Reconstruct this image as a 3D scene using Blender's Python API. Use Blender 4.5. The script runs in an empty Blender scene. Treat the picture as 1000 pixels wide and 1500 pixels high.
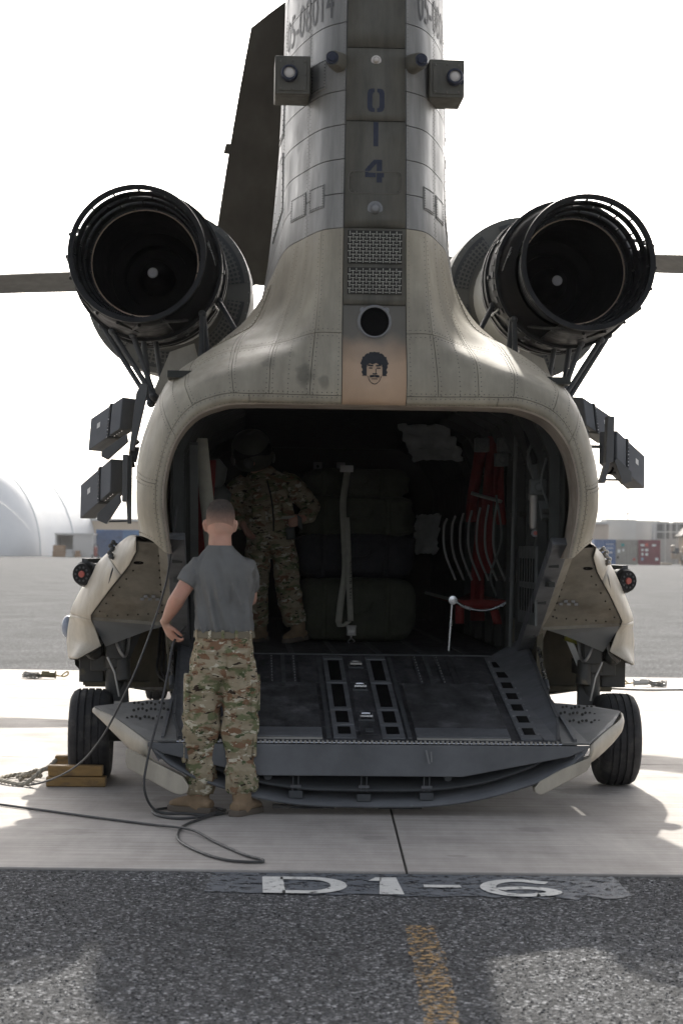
import bpy, bmesh, math, random
import numpy as np
from mathutils import Vector, Matrix, noise
random.seed(7)
R = math.radians
V = Vector
S = bpy.context.scene
COL = S.collection

# ------------------------------------------------------------------ camera, sky, sun, exposure
cam_d = bpy.data.cameras.new('camera'); cam = bpy.data.objects.new('camera', cam_d); COL.objects.link(cam)
cam_d.sensor_fit = 'HORIZONTAL'; cam_d.sensor_width = 24; cam_d.lens = 72
cam_d.clip_start = .1; cam_d.clip_end = 6000
cam.matrix_world = Matrix.Translation((0, 0, 1.533)) @ Matrix.Rotation(R(90) + math.atan(50 / 3000), 4, 'X') @ Matrix.Rotation(R(.75), 4, 'Z')
cam_d.dof.use_dof = True; cam_d.dof.focus_distance = 12.3; cam_d.dof.aperture_fstop = 5.0
S.camera = cam
SUN_EL, SUN_AZ = R(33), R(.8)          # azimuth from +Y towards +X
w = bpy.data.worlds.new('World'); S.world = w; w.use_nodes = True
nt = w.node_tree; bg = nt.nodes['Background']
sky = nt.nodes.new('ShaderNodeTexSky'); sky.sky_type = 'NISHITA'; sky.sun_disc = False
sky.sun_elevation = SUN_EL; sky.sun_rotation = SUN_AZ; sky.dust_density = 4.0; sky.air_density = .8; sky.ozone_density = .5
hs = nt.nodes.new('ShaderNodeHueSaturation'); hs.inputs['Saturation'].default_value = .38     # hazy, milky sky all round
nt.links.new(sky.outputs[0], hs.inputs['Color']); nt.links.new(hs.outputs[0], bg.inputs[0]); bg.inputs[1].default_value = .15
sd = bpy.data.lights.new('sun', 'SUN'); sd.energy = 4.5; sd.angle = R(.6); sd.color = (1, .95, .87)
so = bpy.data.objects.new('sun', sd); COL.objects.link(so)
sdir = V((math.sin(SUN_AZ) * math.cos(SUN_EL), math.cos(SUN_AZ) * math.cos(SUN_EL), math.sin(SUN_EL)))
so.rotation_euler = sdir.to_track_quat('Z', 'Y').to_euler(); so.location = sdir * 60
vs = S.view_settings; vs.view_transform = 'Standard'; vs.look = 'None'; vs.gamma = 1; vs.exposure = .9; vs.use_curve_mapping = False
S.cycles.max_bounces = 8

# ------------------------------------------------------------------ materials
MATS = {}
def mat(name, col, rough=.7, metal=0., var=.12, scale=4., var2=0., bump=0., bscale=60., col2=None, c2th=.6, c2w=.08, c2scale=2., spec=.4, rnd=0., stretch=None, detail=6):
    """painted / dusty surface: base colour, soft mottling, optional second colour (wear, dirt) in noise patches, fine relief"""
    m = bpy.data.materials.new(name); m.use_nodes = True; MATS[name] = m
    n = m.node_tree.nodes; l = m.node_tree.links; b = n['Principled BSDF']
    b.inputs['Roughness'].default_value = rough; b.inputs['Metallic'].default_value = metal
    b.inputs['Specular IOR Level'].default_value = spec
    tc = n.new('ShaderNodeTexCoord'); src = tc.outputs['Object']
    if stretch:
        mp = n.new('ShaderNodeMapping'); mp.inputs['Scale'].default_value = stretch; l.new(src, mp.inputs[0]); src = mp.outputs[0]
    def nz(sc, d=detail, r=.6):
        t = n.new('ShaderNodeTexNoise'); t.inputs['Scale'].default_value = sc; t.inputs['Detail'].default_value = d; t.inputs['Roughness'].default_value = r
        l.new(src, t.inputs['Vector']); return t.outputs['Fac']
    def mix(kind, f, a, c):
        x = n.new('ShaderNodeMix'); x.data_type = 'RGBA'; x.blend_type = kind
        if isinstance(f, float): x.inputs[0].default_value = f
        else: l.new(f, x.inputs[0])
        for s, i in ((a, 6), (c, 7)):
            if isinstance(s, tuple): x.inputs[i].default_value = s
            else: l.new(s, x.inputs[i])
        return x.outputs[2]
    def rng(f, a, bb, lo, hi):
        x = n.new('ShaderNodeMapRange'); l.new(f, x.inputs[0])
        for i, q in enumerate((a, bb, lo, hi)): x.inputs[i + 1].default_value = q
        return x.outputs[0]
    c = tuple(col) + (1,)
    cur = c
    if col2:
        cur = mix('MIX', rng(nz(c2scale), c2th - c2w, c2th + c2w, 0, 1), c, tuple(col2) + (1,))
    if var:
        g = rng(nz(scale), .3, .7, 1 - var, 1 + var)
        cb = n.new('ShaderNodeCombineColor'); [l.new(g, cb.inputs[i]) for i in range(3)]
        cur = mix('MULTIPLY', 1.0, cur, cb.outputs[0])
    if rnd:
        oi = n.new('ShaderNodeObjectInfo'); g = rng(oi.outputs['Random'], 0, 1, 1 - rnd, 1 + rnd)
        cb = n.new('ShaderNodeCombineColor'); [l.new(g, cb.inputs[i]) for i in range(3)]
        cur = mix('MULTIPLY', 1.0, cur, cb.outputs[0])
    if isinstance(cur, tuple): b.inputs['Base Color'].default_value = cur
    else: l.new(cur, b.inputs['Base Color'])
    rv = rng(nz(scale * 2.3), .3, .7, max(0, rough - .12), min(1, rough + .12)); l.new(rv, b.inputs['Roughness'])
    if bump:
        bp = n.new('ShaderNodeBump'); bp.inputs['Strength'].default_value = bump; bp.inputs['Distance'].default_value = .01
        l.new(nz(bscale, 4), bp.inputs['Height']); l.new(bp.outputs[0], b.inputs['Normal'])
    m['h'] = 1
    return m
def tools(m):
    n = m.node_tree.nodes; l = m.node_tree.links; return n, l, n['Principled BSDF']
def emit_none(): pass

tan = mat('airframe_tan', (.315, .283, .215), .56, spec=.40, var=.10, scale=2.5, col2=(.255, .225, .17), c2th=.58, c2w=.14, c2scale=1.3, rnd=.05, bump=.10, bscale=6)
pyl = mat('pylon_paint', (.235, .23, .215), .48, var=.16, scale=3, col2=(.17, .165, .15), c2th=.55, c2w=.15, c2scale=3, rnd=.10, bump=.12, bscale=6, stretch=(1, 1, .45))
olive = mat('olive_panel', (.098, .090, .070), .55, var=.12, scale=5, rnd=.03)
seam = mat('seam_dark', (.035, .033, .028), .9, var=0)
undr = mat('panel_gap', (.10, .092, .075), .9, var=0)
rivm = mat('rivet', (.12, .11, .09), .6, var=.1)
beige = mat('pod_beige', (.40, .36, .29), .5, var=.10, scale=3, col2=(.25, .20, .14), c2th=.68, c2w=.05, c2scale=3, bump=.03, bscale=9)
bulk = mat('bulkhead_paint', (.21, .195, .16), .6, var=.14, scale=3, col2=(.14, .12, .09), c2th=.6, c2w=.1, c2scale=4)
grey = mat('ramp_grey', (.105, .109, .115), .5, var=.12, scale=4, col2=(.17, .175, .18), c2th=.70, c2w=.04, c2scale=6)
greyd = mat('dark_grey', (.05, .053, .056), .6, var=.15, scale=5)
black = mat('engine_black', (.008, .008, .0085), .5, spec=.22, var=.3, scale=6, bump=.08, bscale=20)
soot_and_shade = mat('soot_and_shade', (.003, .003, .003), .9, var=.2, spec=.1)  # sooty exhaust insides; on holes and recesses, shade put into the colour
mesh_g = mat('separator_metal', (.12, .12, .11), .55, var=.15)
bladem = mat('rotor_blade', (.017, .0165, .015), .8, spec=.15, var=.12, scale=2, col2=(.04, .04, .033), c2th=.70, c2w=.10, c2scale=1.5, stretch=(1, .15, 1))
bladel = mat('rotor_blade_top', (.10, .10, .095), .6, var=.15)
rubber = mat('rubber', (.022, .022, .023), .85, var=.25, scale=14, col2=(.06, .055, .05), c2th=.62, c2w=.1, c2scale=9, bump=.15, bscale=50)
steel = mat('steel', (.62, .63, .65), .25, 1.0, var=.05)
steeld = mat('dull_steel', (.30, .29, .27), .45, .8, var=.15, scale=10)
navy = mat('stencil_navy', (.018, .022, .040), .6, var=.2, scale=25)
stenb = mat('stencil_black', (.012, .012, .014), .6, var=.2, scale=25)
serial = mat('serial_grey', (.085, .085, .085), .6, var=.2, scale=25)
lens = mat('lamp_lens', (.55, .5, .45), .15, var=.05)
redm = mat('red_cap', (.36, .09, .07), .5, var=.1)
whitem = mat('white_label', (.75, .75, .72), .6, var=.1)
redweb = mat('red_webbing', (.13, .010, .008), .8, var=.2, scale=20, bump=.2, bscale=120)
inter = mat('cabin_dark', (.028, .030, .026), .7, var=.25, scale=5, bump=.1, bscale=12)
interg = mat('cabin_grey', (.085, .09, .086), .6, var=.2, scale=6)
quilt = mat('quilt_grey', (.55, .56, .54), .7, var=.2, scale=5, bump=.6, bscale=9)
gearm = mat('gear_dark', (.035, .034, .03), .5, var=.3, scale=8, col2=(.12, .10, .06), c2th=.66, c2w=.05, c2scale=7)
bay = mat('bay_olive', (.07, .062, .04), .7, var=.3, scale=6)
mattread = mat('non_slip', (.018, .018, .019), .9, var=.3, scale=5, col2=(.05, .05, .052), c2th=.62, c2w=.10, c2scale=4, bump=.25, bscale=90)
panelbk = mat('floor_black', (.024, .024, .026), .7, var=.3, scale=6, col2=(.07, .072, .076), c2th=.66, c2w=.05, c2scale=9)
bolt = mat('bolt_grey', (.20, .20, .20), .5, var=.2)
bagg = mat('bag_green', (.048, .053, .034), .85, var=.2, scale=9, bump=.35, bscale=12)
bagk = mat('bag_black', (.014, .015, .019), .8, var=.2, scale=9, bump=.35, bscale=12)
straps = mat('strap_web', (.36, .35, .29), .8, var=.12, scale=20, bump=.15, bscale=200)
skin = mat('skin', (.46, .27, .195), .55, var=.10, scale=12, bump=.04, bscale=60, col2=(.50, .25, .18), c2th=.55, c2w=.15, c2scale=9)
hair = mat('hair', (.055, .042, .034), .8, var=.35, scale=60, bump=.5, bscale=220)
def fade(m):
    # clipped short at the nape and sides, longer on top
    n, l, b = tools(m); tc = n.new('ShaderNodeTexCoord'); sx = n.new('ShaderNodeSeparateXYZ'); l.new(tc.outputs['Object'], sx.inputs[0])
    nz = n.new('ShaderNodeTexNoise'); nz.inputs['Scale'].default_value = 45; l.new(tc.outputs['Object'], nz.inputs['Vector'])
    a = n.new('ShaderNodeMath'); a.operation = 'MULTIPLY_ADD'; a.inputs[1].default_value = .03; l.new(nz.outputs['Fac'], a.inputs[0]); l.new(sx.outputs['Z'], a.inputs[2])
    r = n.new('ShaderNodeMapRange'); r.interpolation_type = 'SMOOTHSTEP'; r.inputs[1].default_value = 1.625; r.inputs[2].default_value = 1.765; l.new(a.outputs[0], r.inputs[0])
    mx = n.new('ShaderNodeMix'); mx.data_type = 'RGBA'; l.new(r.outputs[0], mx.inputs[0]); src = b.inputs['Base Color'].links[0].from_socket; l.new(src, mx.inputs[7]); mx.inputs[6].default_value = (.40, .235, .17, 1)
    l.new(mx.outputs[2], b.inputs['Base Color'])
fade(hair)
tshirt = mat('tshirt_grey', (.142, .142, .136), .9, var=.10, scale=7, bump=.10, bscale=15)
def folds(m, rot, sc, st, dist=.02):
    # long soft creases of hanging cloth
    n, l, b = tools(m); tc = n.new('ShaderNodeTexCoord'); mp = n.new('ShaderNodeMapping'); mp.inputs['Rotation'].default_value = rot; mp.inputs['Scale'].default_value = sc; l.new(tc.outputs['Object'], mp.inputs[0])
    t = n.new('ShaderNodeTexNoise'); t.inputs['Scale'].default_value = 1; t.inputs['Detail'].default_value = 1.2; t.inputs['Distortion'].default_value = .5; l.new(mp.outputs[0], t.inputs['Vector'])
    bp = n.new('ShaderNodeBump'); bp.inputs['Strength'].default_value = st; bp.inputs['Distance'].default_value = dist; l.new(t.outputs['Fac'], bp.inputs['Height'])
    if b.inputs['Normal'].links: l.new(b.inputs['Normal'].links[0].from_socket, bp.inputs['Normal'])
    l.new(bp.outputs[0], b.inputs['Normal'])
folds(tshirt, (0, R(-38), 0), (9, 9, 2.0), .9, .09)
suede = mat('boot_suede', (.235, .165, .10), .9, var=.15, scale=20, bump=.25, bscale=60)
sole = mat('boot_sole', (.11, .09, .07), .8, var=.15)
belt = mat('belt_tan', (.17, .145, .10), .8, var=.1, bump=.2, bscale=180)
wood = mat('chock_wood', (.27, .165, .06), .7, var=.25, scale=8, col2=(.16, .10, .05), c2th=.6, c2w=.08, c2scale=7, stretch=(1, 3, 3), bump=.2, bscale=30)
ropem = mat('rope', (.36, .33, .27), .9, var=.2, scale=50, bump=.5, bscale=140)
cablem = mat('cable', (.045, .045, .045), .5, var=.15, scale=20)
helm = mat('helmet', (.06, .062, .05), .4, var=.15)
tpe = mat('yellow_tape', (.5, .33, .03), .6, var=.15)
def tan_patch():
    m = mat('tan_patch', (.43, .30, .20), .6, var=.08, scale=5)
    n, l, b = tools(m)
    # dark sooty film that the exhaust port above has left on the upper part of the plate
    tc = n.new('ShaderNodeTexCoord'); sx = n.new('ShaderNodeSeparateXYZ'); l.new(tc.outputs['Object'], sx.inputs[0])
    nz = n.new('ShaderNodeTexNoise'); nz.inputs['Scale'].default_value = 7; l.new(tc.outputs['Object'], nz.inputs['Vector'])
    a = n.new('ShaderNodeMath'); a.operation = 'MULTIPLY_ADD'; a.inputs[1].default_value = .16; l.new(nz.outputs['Fac'], a.inputs[0]); l.new(sx.outputs['Z'], a.inputs[2])
    r = n.new('ShaderNodeMapRange'); r.inputs[1].default_value = 2.68; r.inputs[2].default_value = 2.84; l.new(a.outputs[0], r.inputs[0])
    mx = n.new('ShaderNodeMix'); mx.data_type = 'RGBA'; l.new(r.outputs[0], mx.inputs[0])
    src = b.inputs['Base Color'].links[0].from_socket; l.new(src, mx.inputs[6]); mx.inputs[7].default_value = (.13, .12, .10, 1)
    l.new(mx.outputs[2], b.inputs['Base Color']); return m
tanp = tan_patch()
def add_stains(m, spots, col):
    """sooty smudges of irregular outline at given places on the airframe"""
    n, l, b = tools(m)
    tc = n.new('ShaderNodeTexCoord')
    nz = n.new('ShaderNodeTexNoise'); nz.inputs['Scale'].default_value = 16; nz.inputs['Detail'].default_value = 5; l.new(tc.outputs['Object'], nz.inputs['Vector'])
    src = b.inputs['Base Color'].links[0].from_socket
    for (p, r, k) in spots:
        d = n.new('ShaderNodeVectorMath'); d.operation = 'DISTANCE'; l.new(tc.outputs['Object'], d.inputs[0]); d.inputs[1].default_value = p
        a = n.new('ShaderNodeMath'); a.operation = 'MULTIPLY_ADD'; l.new(nz.outputs['Fac'], a.inputs[0]); a.inputs[1].default_value = r * 1.3; l.new(d.outputs['Value'], a.inputs[2])
        q = n.new('ShaderNodeMapRange'); q.inputs[1].default_value = r * 1.45; q.inputs[2].default_value = r * 1.8; q.inputs[3].default_value = k; q.inputs[4].default_value = 0; l.new(a.outputs[0], q.inputs[0])
        mx = n.new('ShaderNodeMix'); mx.data_type = 'RGBA'; l.new(q.outputs[0], mx.inputs[0]); l.new(src, mx.inputs[6]); mx.inputs[7].default_value = col + (1,)
        src = mx.outputs[2]
    l.new(src, b.inputs['Base Color'])
add_stains(tan, [((-.40, 0, 2.50), .075, .6), ((-.29, -.04, 2.47), .04, .5), ((-.27, 0, 2.56), .035, .45), ((-.60, .03, 2.57), .05, .35), ((-.47, .03, 2.62), .04, .3), ((.95, .1, 2.52), .06, .3)], (.10, .092, .07))
def grime(m, sc, lo, hi, rot=(0, 0, 0), seed=0.):
    # streaks of dust and run-off with their own outline
    n, l, b = tools(m); tc = n.new('ShaderNodeTexCoord'); mp = n.new('ShaderNodeMapping'); mp.inputs['Scale'].default_value = sc; mp.inputs['Rotation'].default_value = rot; mp.inputs['Location'].default_value = (seed, seed, seed); l.new(tc.outputs['Object'], mp.inputs[0])
    t = n.new('ShaderNodeTexNoise'); t.inputs['Scale'].default_value = 1; t.inputs['Detail'].default_value = 8; t.inputs['Roughness'].default_value = .68; l.new(mp.outputs[0], t.inputs['Vector'])
    g_ = n.new('ShaderNodeMapRange'); g_.inputs[1].default_value = .36; g_.inputs[2].default_value = .62; g_.inputs[3].default_value = lo; g_.inputs[4].default_value = hi; l.new(t.outputs['Fac'], g_.inputs[0])
    cb = n.new('ShaderNodeCombineColor'); [l.new(g_.outputs[0], cb.inputs[i]) for i in range(3)]
    mx = n.new('ShaderNodeMix'); mx.data_type = 'RGBA'; mx.blend_type = 'MULTIPLY'; mx.inputs[0].default_value = 1
    src = b.inputs['Base Color'].links[0].from_socket; l.new(src, mx.inputs[6]); l.new(cb.outputs[0], mx.inputs[7]); l.new(mx.outputs[2], b.inputs['Base Color'])
grime(tan, (9, 4, 1.6), .80, 1.08); grime(tan, (1.5, 1.5, 1.5), .86, 1.06, seed=4.); grime(pyl, (14, 6, 1.2), .74, 1.12); grime(beige, (6, 4, 2), .80, 1.06); grime(olive, (10, 4, 1.5), .75, 1.15)
grime(grey, (3, 9, 3), .78, 1.12); grime(bulk, (6, 5, 2), .78, 1.1); grime(mattread, (7, 3, 3), .45, 2.6); grime(panelbk, (9, 2.5, 3), .5, 2.2); grime(rubber, (3, 3, 9), .8, 1.35)
def camo():
    m = bpy.data.materials.new('camouflage_cloth'); m.use_nodes = True
    n, l, b = tools(m); b.inputs['Roughness'].default_value = .95; b.inputs['Specular IOR Level'].default_value = .2
    tc = n.new('ShaderNodeTexCoord')
    def layer(off, sc, th, col, prev, stretch=(1, 1, 2.0), soft=.012):
        mp = n.new('ShaderNodeMapping'); mp.inputs['Location'].default_value = (off, off * .7, off * 1.3); mp.inputs['Scale'].default_value = stretch; l.new(tc.outputs['Object'], mp.inputs[0])
        t = n.new('ShaderNodeTexNoise'); t.inputs['Scale'].default_value = sc; t.inputs['Detail'].default_value = 4; t.inputs['Roughness'].default_value = .55; t.inputs['Distortion'].default_value = .4
        l.new(mp.outputs[0], t.inputs['Vector'])
        r = n.new('ShaderNodeMapRange'); r.inputs[1].default_value = th - soft; r.inputs[2].default_value = th + soft; l.new(t.outputs['Fac'], r.inputs[0])
        x = n.new('ShaderNodeMix'); x.data_type = 'RGBA'; l.new(r.outputs[0], x.inputs[0]); x.inputs[7].default_value = col + (1,)
        if isinstance(prev, tuple): x.inputs[6].default_value = prev + (1,)
        else: l.new(prev, x.inputs[6])
        return x.outputs[2]
    c = layer(0, 7, .5, (.26, .215, .14), (.33, .28, .195), soft=.08)
    c = layer(9, 9, .555, (.145, .155, .08), c, soft=.03)
    c = layer(21, 9.5, .57, (.20, .115, .068), c, soft=.02)
    c = layer(33, 16, .605, (.50, .46, .36), c)
    c = layer(47, 17, .63, (.035, .024, .018), c, (1, 1, 2.6))
    c = layer(61, 14, .635, (.075, .095, .045), c)
    l.new(c, b.inputs['Base Color'])
    t = n.new('ShaderNodeTexNoise'); t.inputs['Scale'].default_value = 14; t.inputs['Detail'].default_value = 5; l.new(tc.outputs['Object'], t.inputs['Vector'])
    bp = n.new('ShaderNodeBump'); bp.inputs['Strength'].default_value = .5; bp.inputs['Distance'].default_value = .015; l.new(t.outputs['Fac'], bp.inputs['Height']); l.new(bp.outputs[0], b.inputs['Normal'])
    return m
ocp = camo()
def asphalt_mat(name, base, cs, wear=0.):
    m = bpy.data.materials.new(name); m.use_nodes = True; n, l, b = tools(m)
    b.inputs['Roughness'].default_value = .95; b.inputs['Specular IOR Level'].default_value = .04
    tc = n.new('ShaderNodeTexCoord')
    v = n.new('ShaderNodeTexVoronoi'); v.inputs['Scale'].default_value = cs; l.new(tc.outputs['Object'], v.inputs['Vector'])
    v2 = n.new('ShaderNodeTexVoronoi'); v2.inputs['Scale'].default_value = cs * 2.3; l.new(tc.outputs['Object'], v2.inputs['Vector'])
    nz = n.new('ShaderNodeTexNoise'); nz.inputs['Scale'].default_value = .7; nz.inputs['Detail'].default_value = 6; l.new(tc.outputs['Object'], nz.inputs['Vector'])
    sp = n.new('ShaderNodeSeparateColor'); l.new(v.outputs['Color'], sp.inputs[0])
    sp2 = n.new('ShaderNodeSeparateColor'); l.new(v2.outputs['Color'], sp2.inputs[0])
    r = n.new('ShaderNodeValToRGB'); r.color_ramp.elements[0].position = 0; r.color_ramp.elements[0].color = tuple(x * .28 for x in base) + (1,)
    r.color_ramp.elements[1].position = 1; r.color_ramp.elements[1].color = tuple(x * 5.0 for x in base) + (1,)
    e = r.color_ramp.elements.new(.55); e.color = tuple(x * .8 for x in base) + (1,)
    e = r.color_ramp.elements.new(.85); e.color = tuple(x * 1.6 for x in base) + (1,)
    a = n.new('ShaderNodeMath'); a.operation = 'MULTIPLY_ADD'; l.new(sp2.outputs[0], a.inputs[0]); a.inputs[1].default_value = .35; 
    a2 = n.new('ShaderNodeMath'); a2.operation = 'MULTIPLY'; l.new(sp.outputs[1], a2.inputs[0]); a2.inputs[1].default_value = .72; l.new(a2.outputs[0], a.inputs[2])
    l.new(a.outputs[0], r.inputs[0])
    g = n.new('ShaderNodeMapRange'); g.inputs[1].default_value = .3; g.inputs[2].default_value = .7; g.inputs[3].default_value = .8; g.inputs[4].default_value = 1.2; l.new(nz.outputs['Fac'], g.inputs[0])
    cb = n.new('ShaderNodeCombineColor'); [l.new(g.outputs[0], cb.inputs[i]) for i in range(3)]
    mx = n.new('ShaderNodeMix'); mx.data_type = 'RGBA'; mx.blend_type = 'MULTIPLY'; mx.inputs[0].default_value = 1; l.new(r.outputs[0], mx.inputs[6]); l.new(cb.outputs[0], mx.inputs[7])
    l.new(mx.outputs[2], b.inputs['Base Color'])
    bp = n.new('ShaderNodeBump'); bp.inputs['Strength'].default_value = .45; bp.inputs['Distance'].default_value = .008
    h = n.new('ShaderNodeMath'); h.operation = 'ADD'; l.new(v.outputs['Distance'], h.inputs[0]); l.new(v2.outputs['Distance'], h.inputs[1])
    iv = n.new('ShaderNodeMath'); iv.operation = 'SUBTRACT'; iv.inputs[0].default_value = 1; l.new(h.outputs[0], iv.inputs[1])
    l.new(iv.outputs[0], bp.inputs['Height']); l.new(bp.outputs[0], b.inputs['Normal'])
    return m
asph = asphalt_mat('asphalt', (.074, .075, .077), 70)
def concrete_mat():
    m = mat('concrete', (.395, .365, .335), .8, var=.12, scale=.8, col2=(.30, .275, .25), c2th=.60, c2w=.12, c2scale=1.1, bump=.06, bscale=120, rnd=.04, spec=.1)
    n, l, b = tools(m)
    # faint brushed streaks across the slab
    tc = n.new('ShaderNodeTexCoord'); mp = n.new('ShaderNodeMapping'); mp.inputs['Scale'].default_value = (.35, 14, 1); l.new(tc.outputs['Object'], mp.inputs[0])
    t = n.new('ShaderNodeTexNoise'); t.inputs['Scale'].default_value = 2; t.inputs['Detail'].default_value = 7; l.new(mp.outputs[0], t.inputs['Vector'])
    g = n.new('ShaderNodeMapRange'); g.inputs[1].default_value = .35; g.inputs[2].default_value = .65; g.inputs[3].default_value = .88; g.inputs[4].default_value = 1.1; l.new(t.outputs['Fac'], g.inputs[0])
    cb = n.new('ShaderNodeCombineColor'); [l.new(g.outputs[0], cb.inputs[i]) for i in range(3)]
    mx = n.new('ShaderNodeMix'); mx.data_type = 'RGBA'; mx.blend_type = 'MULTIPLY'; mx.inputs[0].default_value = 1
    src = b.inputs['Base Color'].links[0].from_socket; l.new(src, mx.inputs[6]); l.new(cb.outputs[0], mx.inputs[7]); l.new(mx.outputs[2], b.inputs['Base Color'])
    return m
conc = concrete_mat()
add_stains(conc, [((-.95, 2.6, 0), .16, .35), ((1.1, 1.5, 0), .10, .3), ((.2, 1.1, 0), .07, .3), ((-1.4, 1.2, 0), .12, .25), ((1.6, 3.3, 0), .2, .4), ((-1.7, 3.9, 0), .2, .4), ((.6, .5, 0), .05, .35), ((-2.6, 5.5, 0), .25, .3), ((2.7, 6.2, 0), .2, .3)], (.16, .145, .13))
grime(conc, (7, 1.2, 1), .90, 1.04); grime(conc, (.5, .5, 1), .88, 1.05, seed=9.)
def worn_paint(name, col, th, sc=9):
    m = mat(name, col, .75, var=.15, scale=12, bump=.4, bscale=70)
    n, l, b = tools(m)
    tc = n.new('ShaderNodeTexCoord'); t = n.new('ShaderNodeTexNoise'); t.inputs['Scale'].default_value = sc; t.inputs['Detail'].default_value = 8; t.inputs['Roughness'].default_value = .75; l.new(tc.outputs['Object'], t.inputs['Vector'])
    r = n.new('ShaderNodeMapRange'); r.inputs[1].default_value = th - .02; r.inputs[2].default_value = th + .02; l.new(t.outputs['Fac'], r.inputs[0])
    l.new(r.outputs[0], b.inputs['Alpha']); return m
bluep = worn_paint('blue_grey_paint', (.060, .070, .085), .455, 16)
whitep = worn_paint('white_paint', (.47, .47, .45), .415, 16)
yelp = worn_paint('yellow_paint', (.26, .15, .035), .535, 38)

# ------------------------------------------------------------------ mesh helpers
class MB:
    def __init__(s): s.v = []; s.f = []
    def add(s, vs, fs, M=None):
        o = len(s.v); s.v += [tuple(M @ V(p)) if M else tuple(p) for p in vs]; s.f += [tuple(i + o for i in f) for f in fs]; return s
    def hexa(s, c):   # 8 corners, bottom loop then top loop
        return s.add(c, [(3, 2, 1, 0), (4, 5, 6, 7), (0, 1, 5, 4), (1, 2, 6, 5), (2, 3, 7, 6), (3, 0, 4, 7)])
    def bx(s, x0, x1, y0, y1, z0, z1, M=None):
        c = [(x0, y0, z0), (x1, y0, z0), (x1, y1, z0), (x0, y1, z0), (x0, y0, z1), (x1, y0, z1), (x1, y1, z1), (x0, y1, z1)]
        return s.add(c, [(3, 2, 1, 0), (4, 5, 6, 7), (0, 1, 5, 4), (1, 2, 6, 5), (2, 3, 7, 6), (3, 0, 4, 7)], M)
    def par(s, p, a, b, c):  # oblique box from a corner and three edge vectors
        p, a, b, c = V(p), V(a), V(b), V(c)
        if a.cross(b).dot(c) < 0: a, b = b, a
        return s.hexa([p, p + a, p + a + b, p + b, p + c, p + a + c, p + a + b + c, p + b + c])
    def beam(s, p0, p1, wd, h, up=(0, 0, 1)):
        p0, p1 = V(p0), V(p1); d = (p1 - p0); t = d.normalized(); sd_ = t.cross(V(up)).normalized() * wd; u = sd_.cross(t).normalized() * h
        return s.par(p0 - sd_ / 2 - u / 2, d, sd_, u)
    def tube(s, pts, r, n=8, caps=True):
        pts = [V(p) for p in pts]; k = len(pts); rr = r if isinstance(r, (list, tuple)) else [r] * k
        up = V((0, 0, 1)); prev = None; o = len(s.v)
        for i, p in enumerate(pts):
            t = (pts[min(i + 1, k - 1)] - pts[max(i - 1, 0)]).normalized()
            if prev is None:
                a = t.cross(up if abs(t.z) < .9 else V((1, 0, 0))).normalized()
            else:
                a = (prev - t * prev.dot(t)).normalized()
            prev = a; b = t.cross(a)
            for j in range(n):
                q = p + (a * math.cos(2 * math.pi * j / n) + b * math.sin(2 * math.pi * j / n)) * rr[i]; s.v.append(tuple(q))
        for i in range(k - 1):
            for j in range(n):
                s.f.append((o + i * n + j, o + i * n + (j + 1) % n, o + (i + 1) * n + (j + 1) % n, o + (i + 1) * n + j))
        if caps:
            s.f.append(tuple(o + j for j in range(n))[::-1]); s.f.append(tuple(o + (k - 1) * n + j for j in range(n)))
        return s
    def etube(s, secs, n=20, ref=(1, 0, 0), e=2.0):
        """secs: (centre, half-width along ref, half-depth); closed elliptical loft with rounded ends"""
        k = len(secs); P = [V(q[0]) for q in secs]; o = len(s.v); ref = V(ref)
        for i, (p, rx, ry) in enumerate(secs):
            p = V(p); t = (P[min(i + 1, k - 1)] - P[max(i - 1, 0)]).normalized()
            a = (ref - t * ref.dot(t)).normalized(); b = t.cross(a)
            for j in range(n):
                c, d = math.cos(2 * math.pi * j / n), math.sin(2 * math.pi * j / n)
                c = math.copysign(abs(c) ** (2 / e), c); d = math.copysign(abs(d) ** (2 / e), d)
                s.v.append(tuple(p + a * c * rx + b * d * ry))
        for i in range(k - 1):
            for j in range(n):
                s.f.append((o + i * n + j, o + i * n + (j + 1) % n, o + (i + 1) * n + (j + 1) % n, o + (i + 1) * n + j))
        s.f.append(tuple(o + j for j in range(n))[::-1]); s.f.append(tuple(o + (k - 1) * n + j for j in range(n)))
        return s
    def lathe(s, prof, n=40, M=None, closed=False, a0=0., a1=2 * math.pi):
        full = abs(a1 - a0 - 2 * math.pi) < 1e-6; m = n if full else n + 1; vs = []; k = len(prof)
        for j in range(m):
            a = a0 + (a1 - a0) * j / n
            for r, h in prof: vs.append((r * math.cos(a), r * math.sin(a), h))
        fs = []
        for j in range(n):
            j2 = (j + 1) % m
            for i in range(k - 1 + (1 if closed else 0)):
                i2 = (i + 1) % k; fs.append((j * k + i, j2 * k + i, j2 * k + i2, j * k + i2))
        return s.add(vs, fs, M)
    def prism(s, poly, org, ax, ay, depth):
        org, ax, ay = V(org), V(ax), V(ay); nn = ax.cross(ay).normalized() * depth; k = len(poly)
        vs = [org + ax * a + ay * b for a, b in poly] + [org + ax * a + ay * b + nn for a, b in poly]
        ar = sum(poly[i][0] * poly[(i + 1) % k][1] - poly[(i + 1) % k][0] * poly[i][1] for i in range(k))
        flip = (ar > 0) == (depth > 0)
        fs = [tuple(range(k))[::-1 if flip else 1], tuple(range(k, 2 * k))[::1 if flip else -1]]
        for i in range(k):
            q = (i, (i + 1) % k, (i + 1) % k + k, i + k); fs.append(q if flip else q[::-1])
        return s.add(vs, fs)
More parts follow.
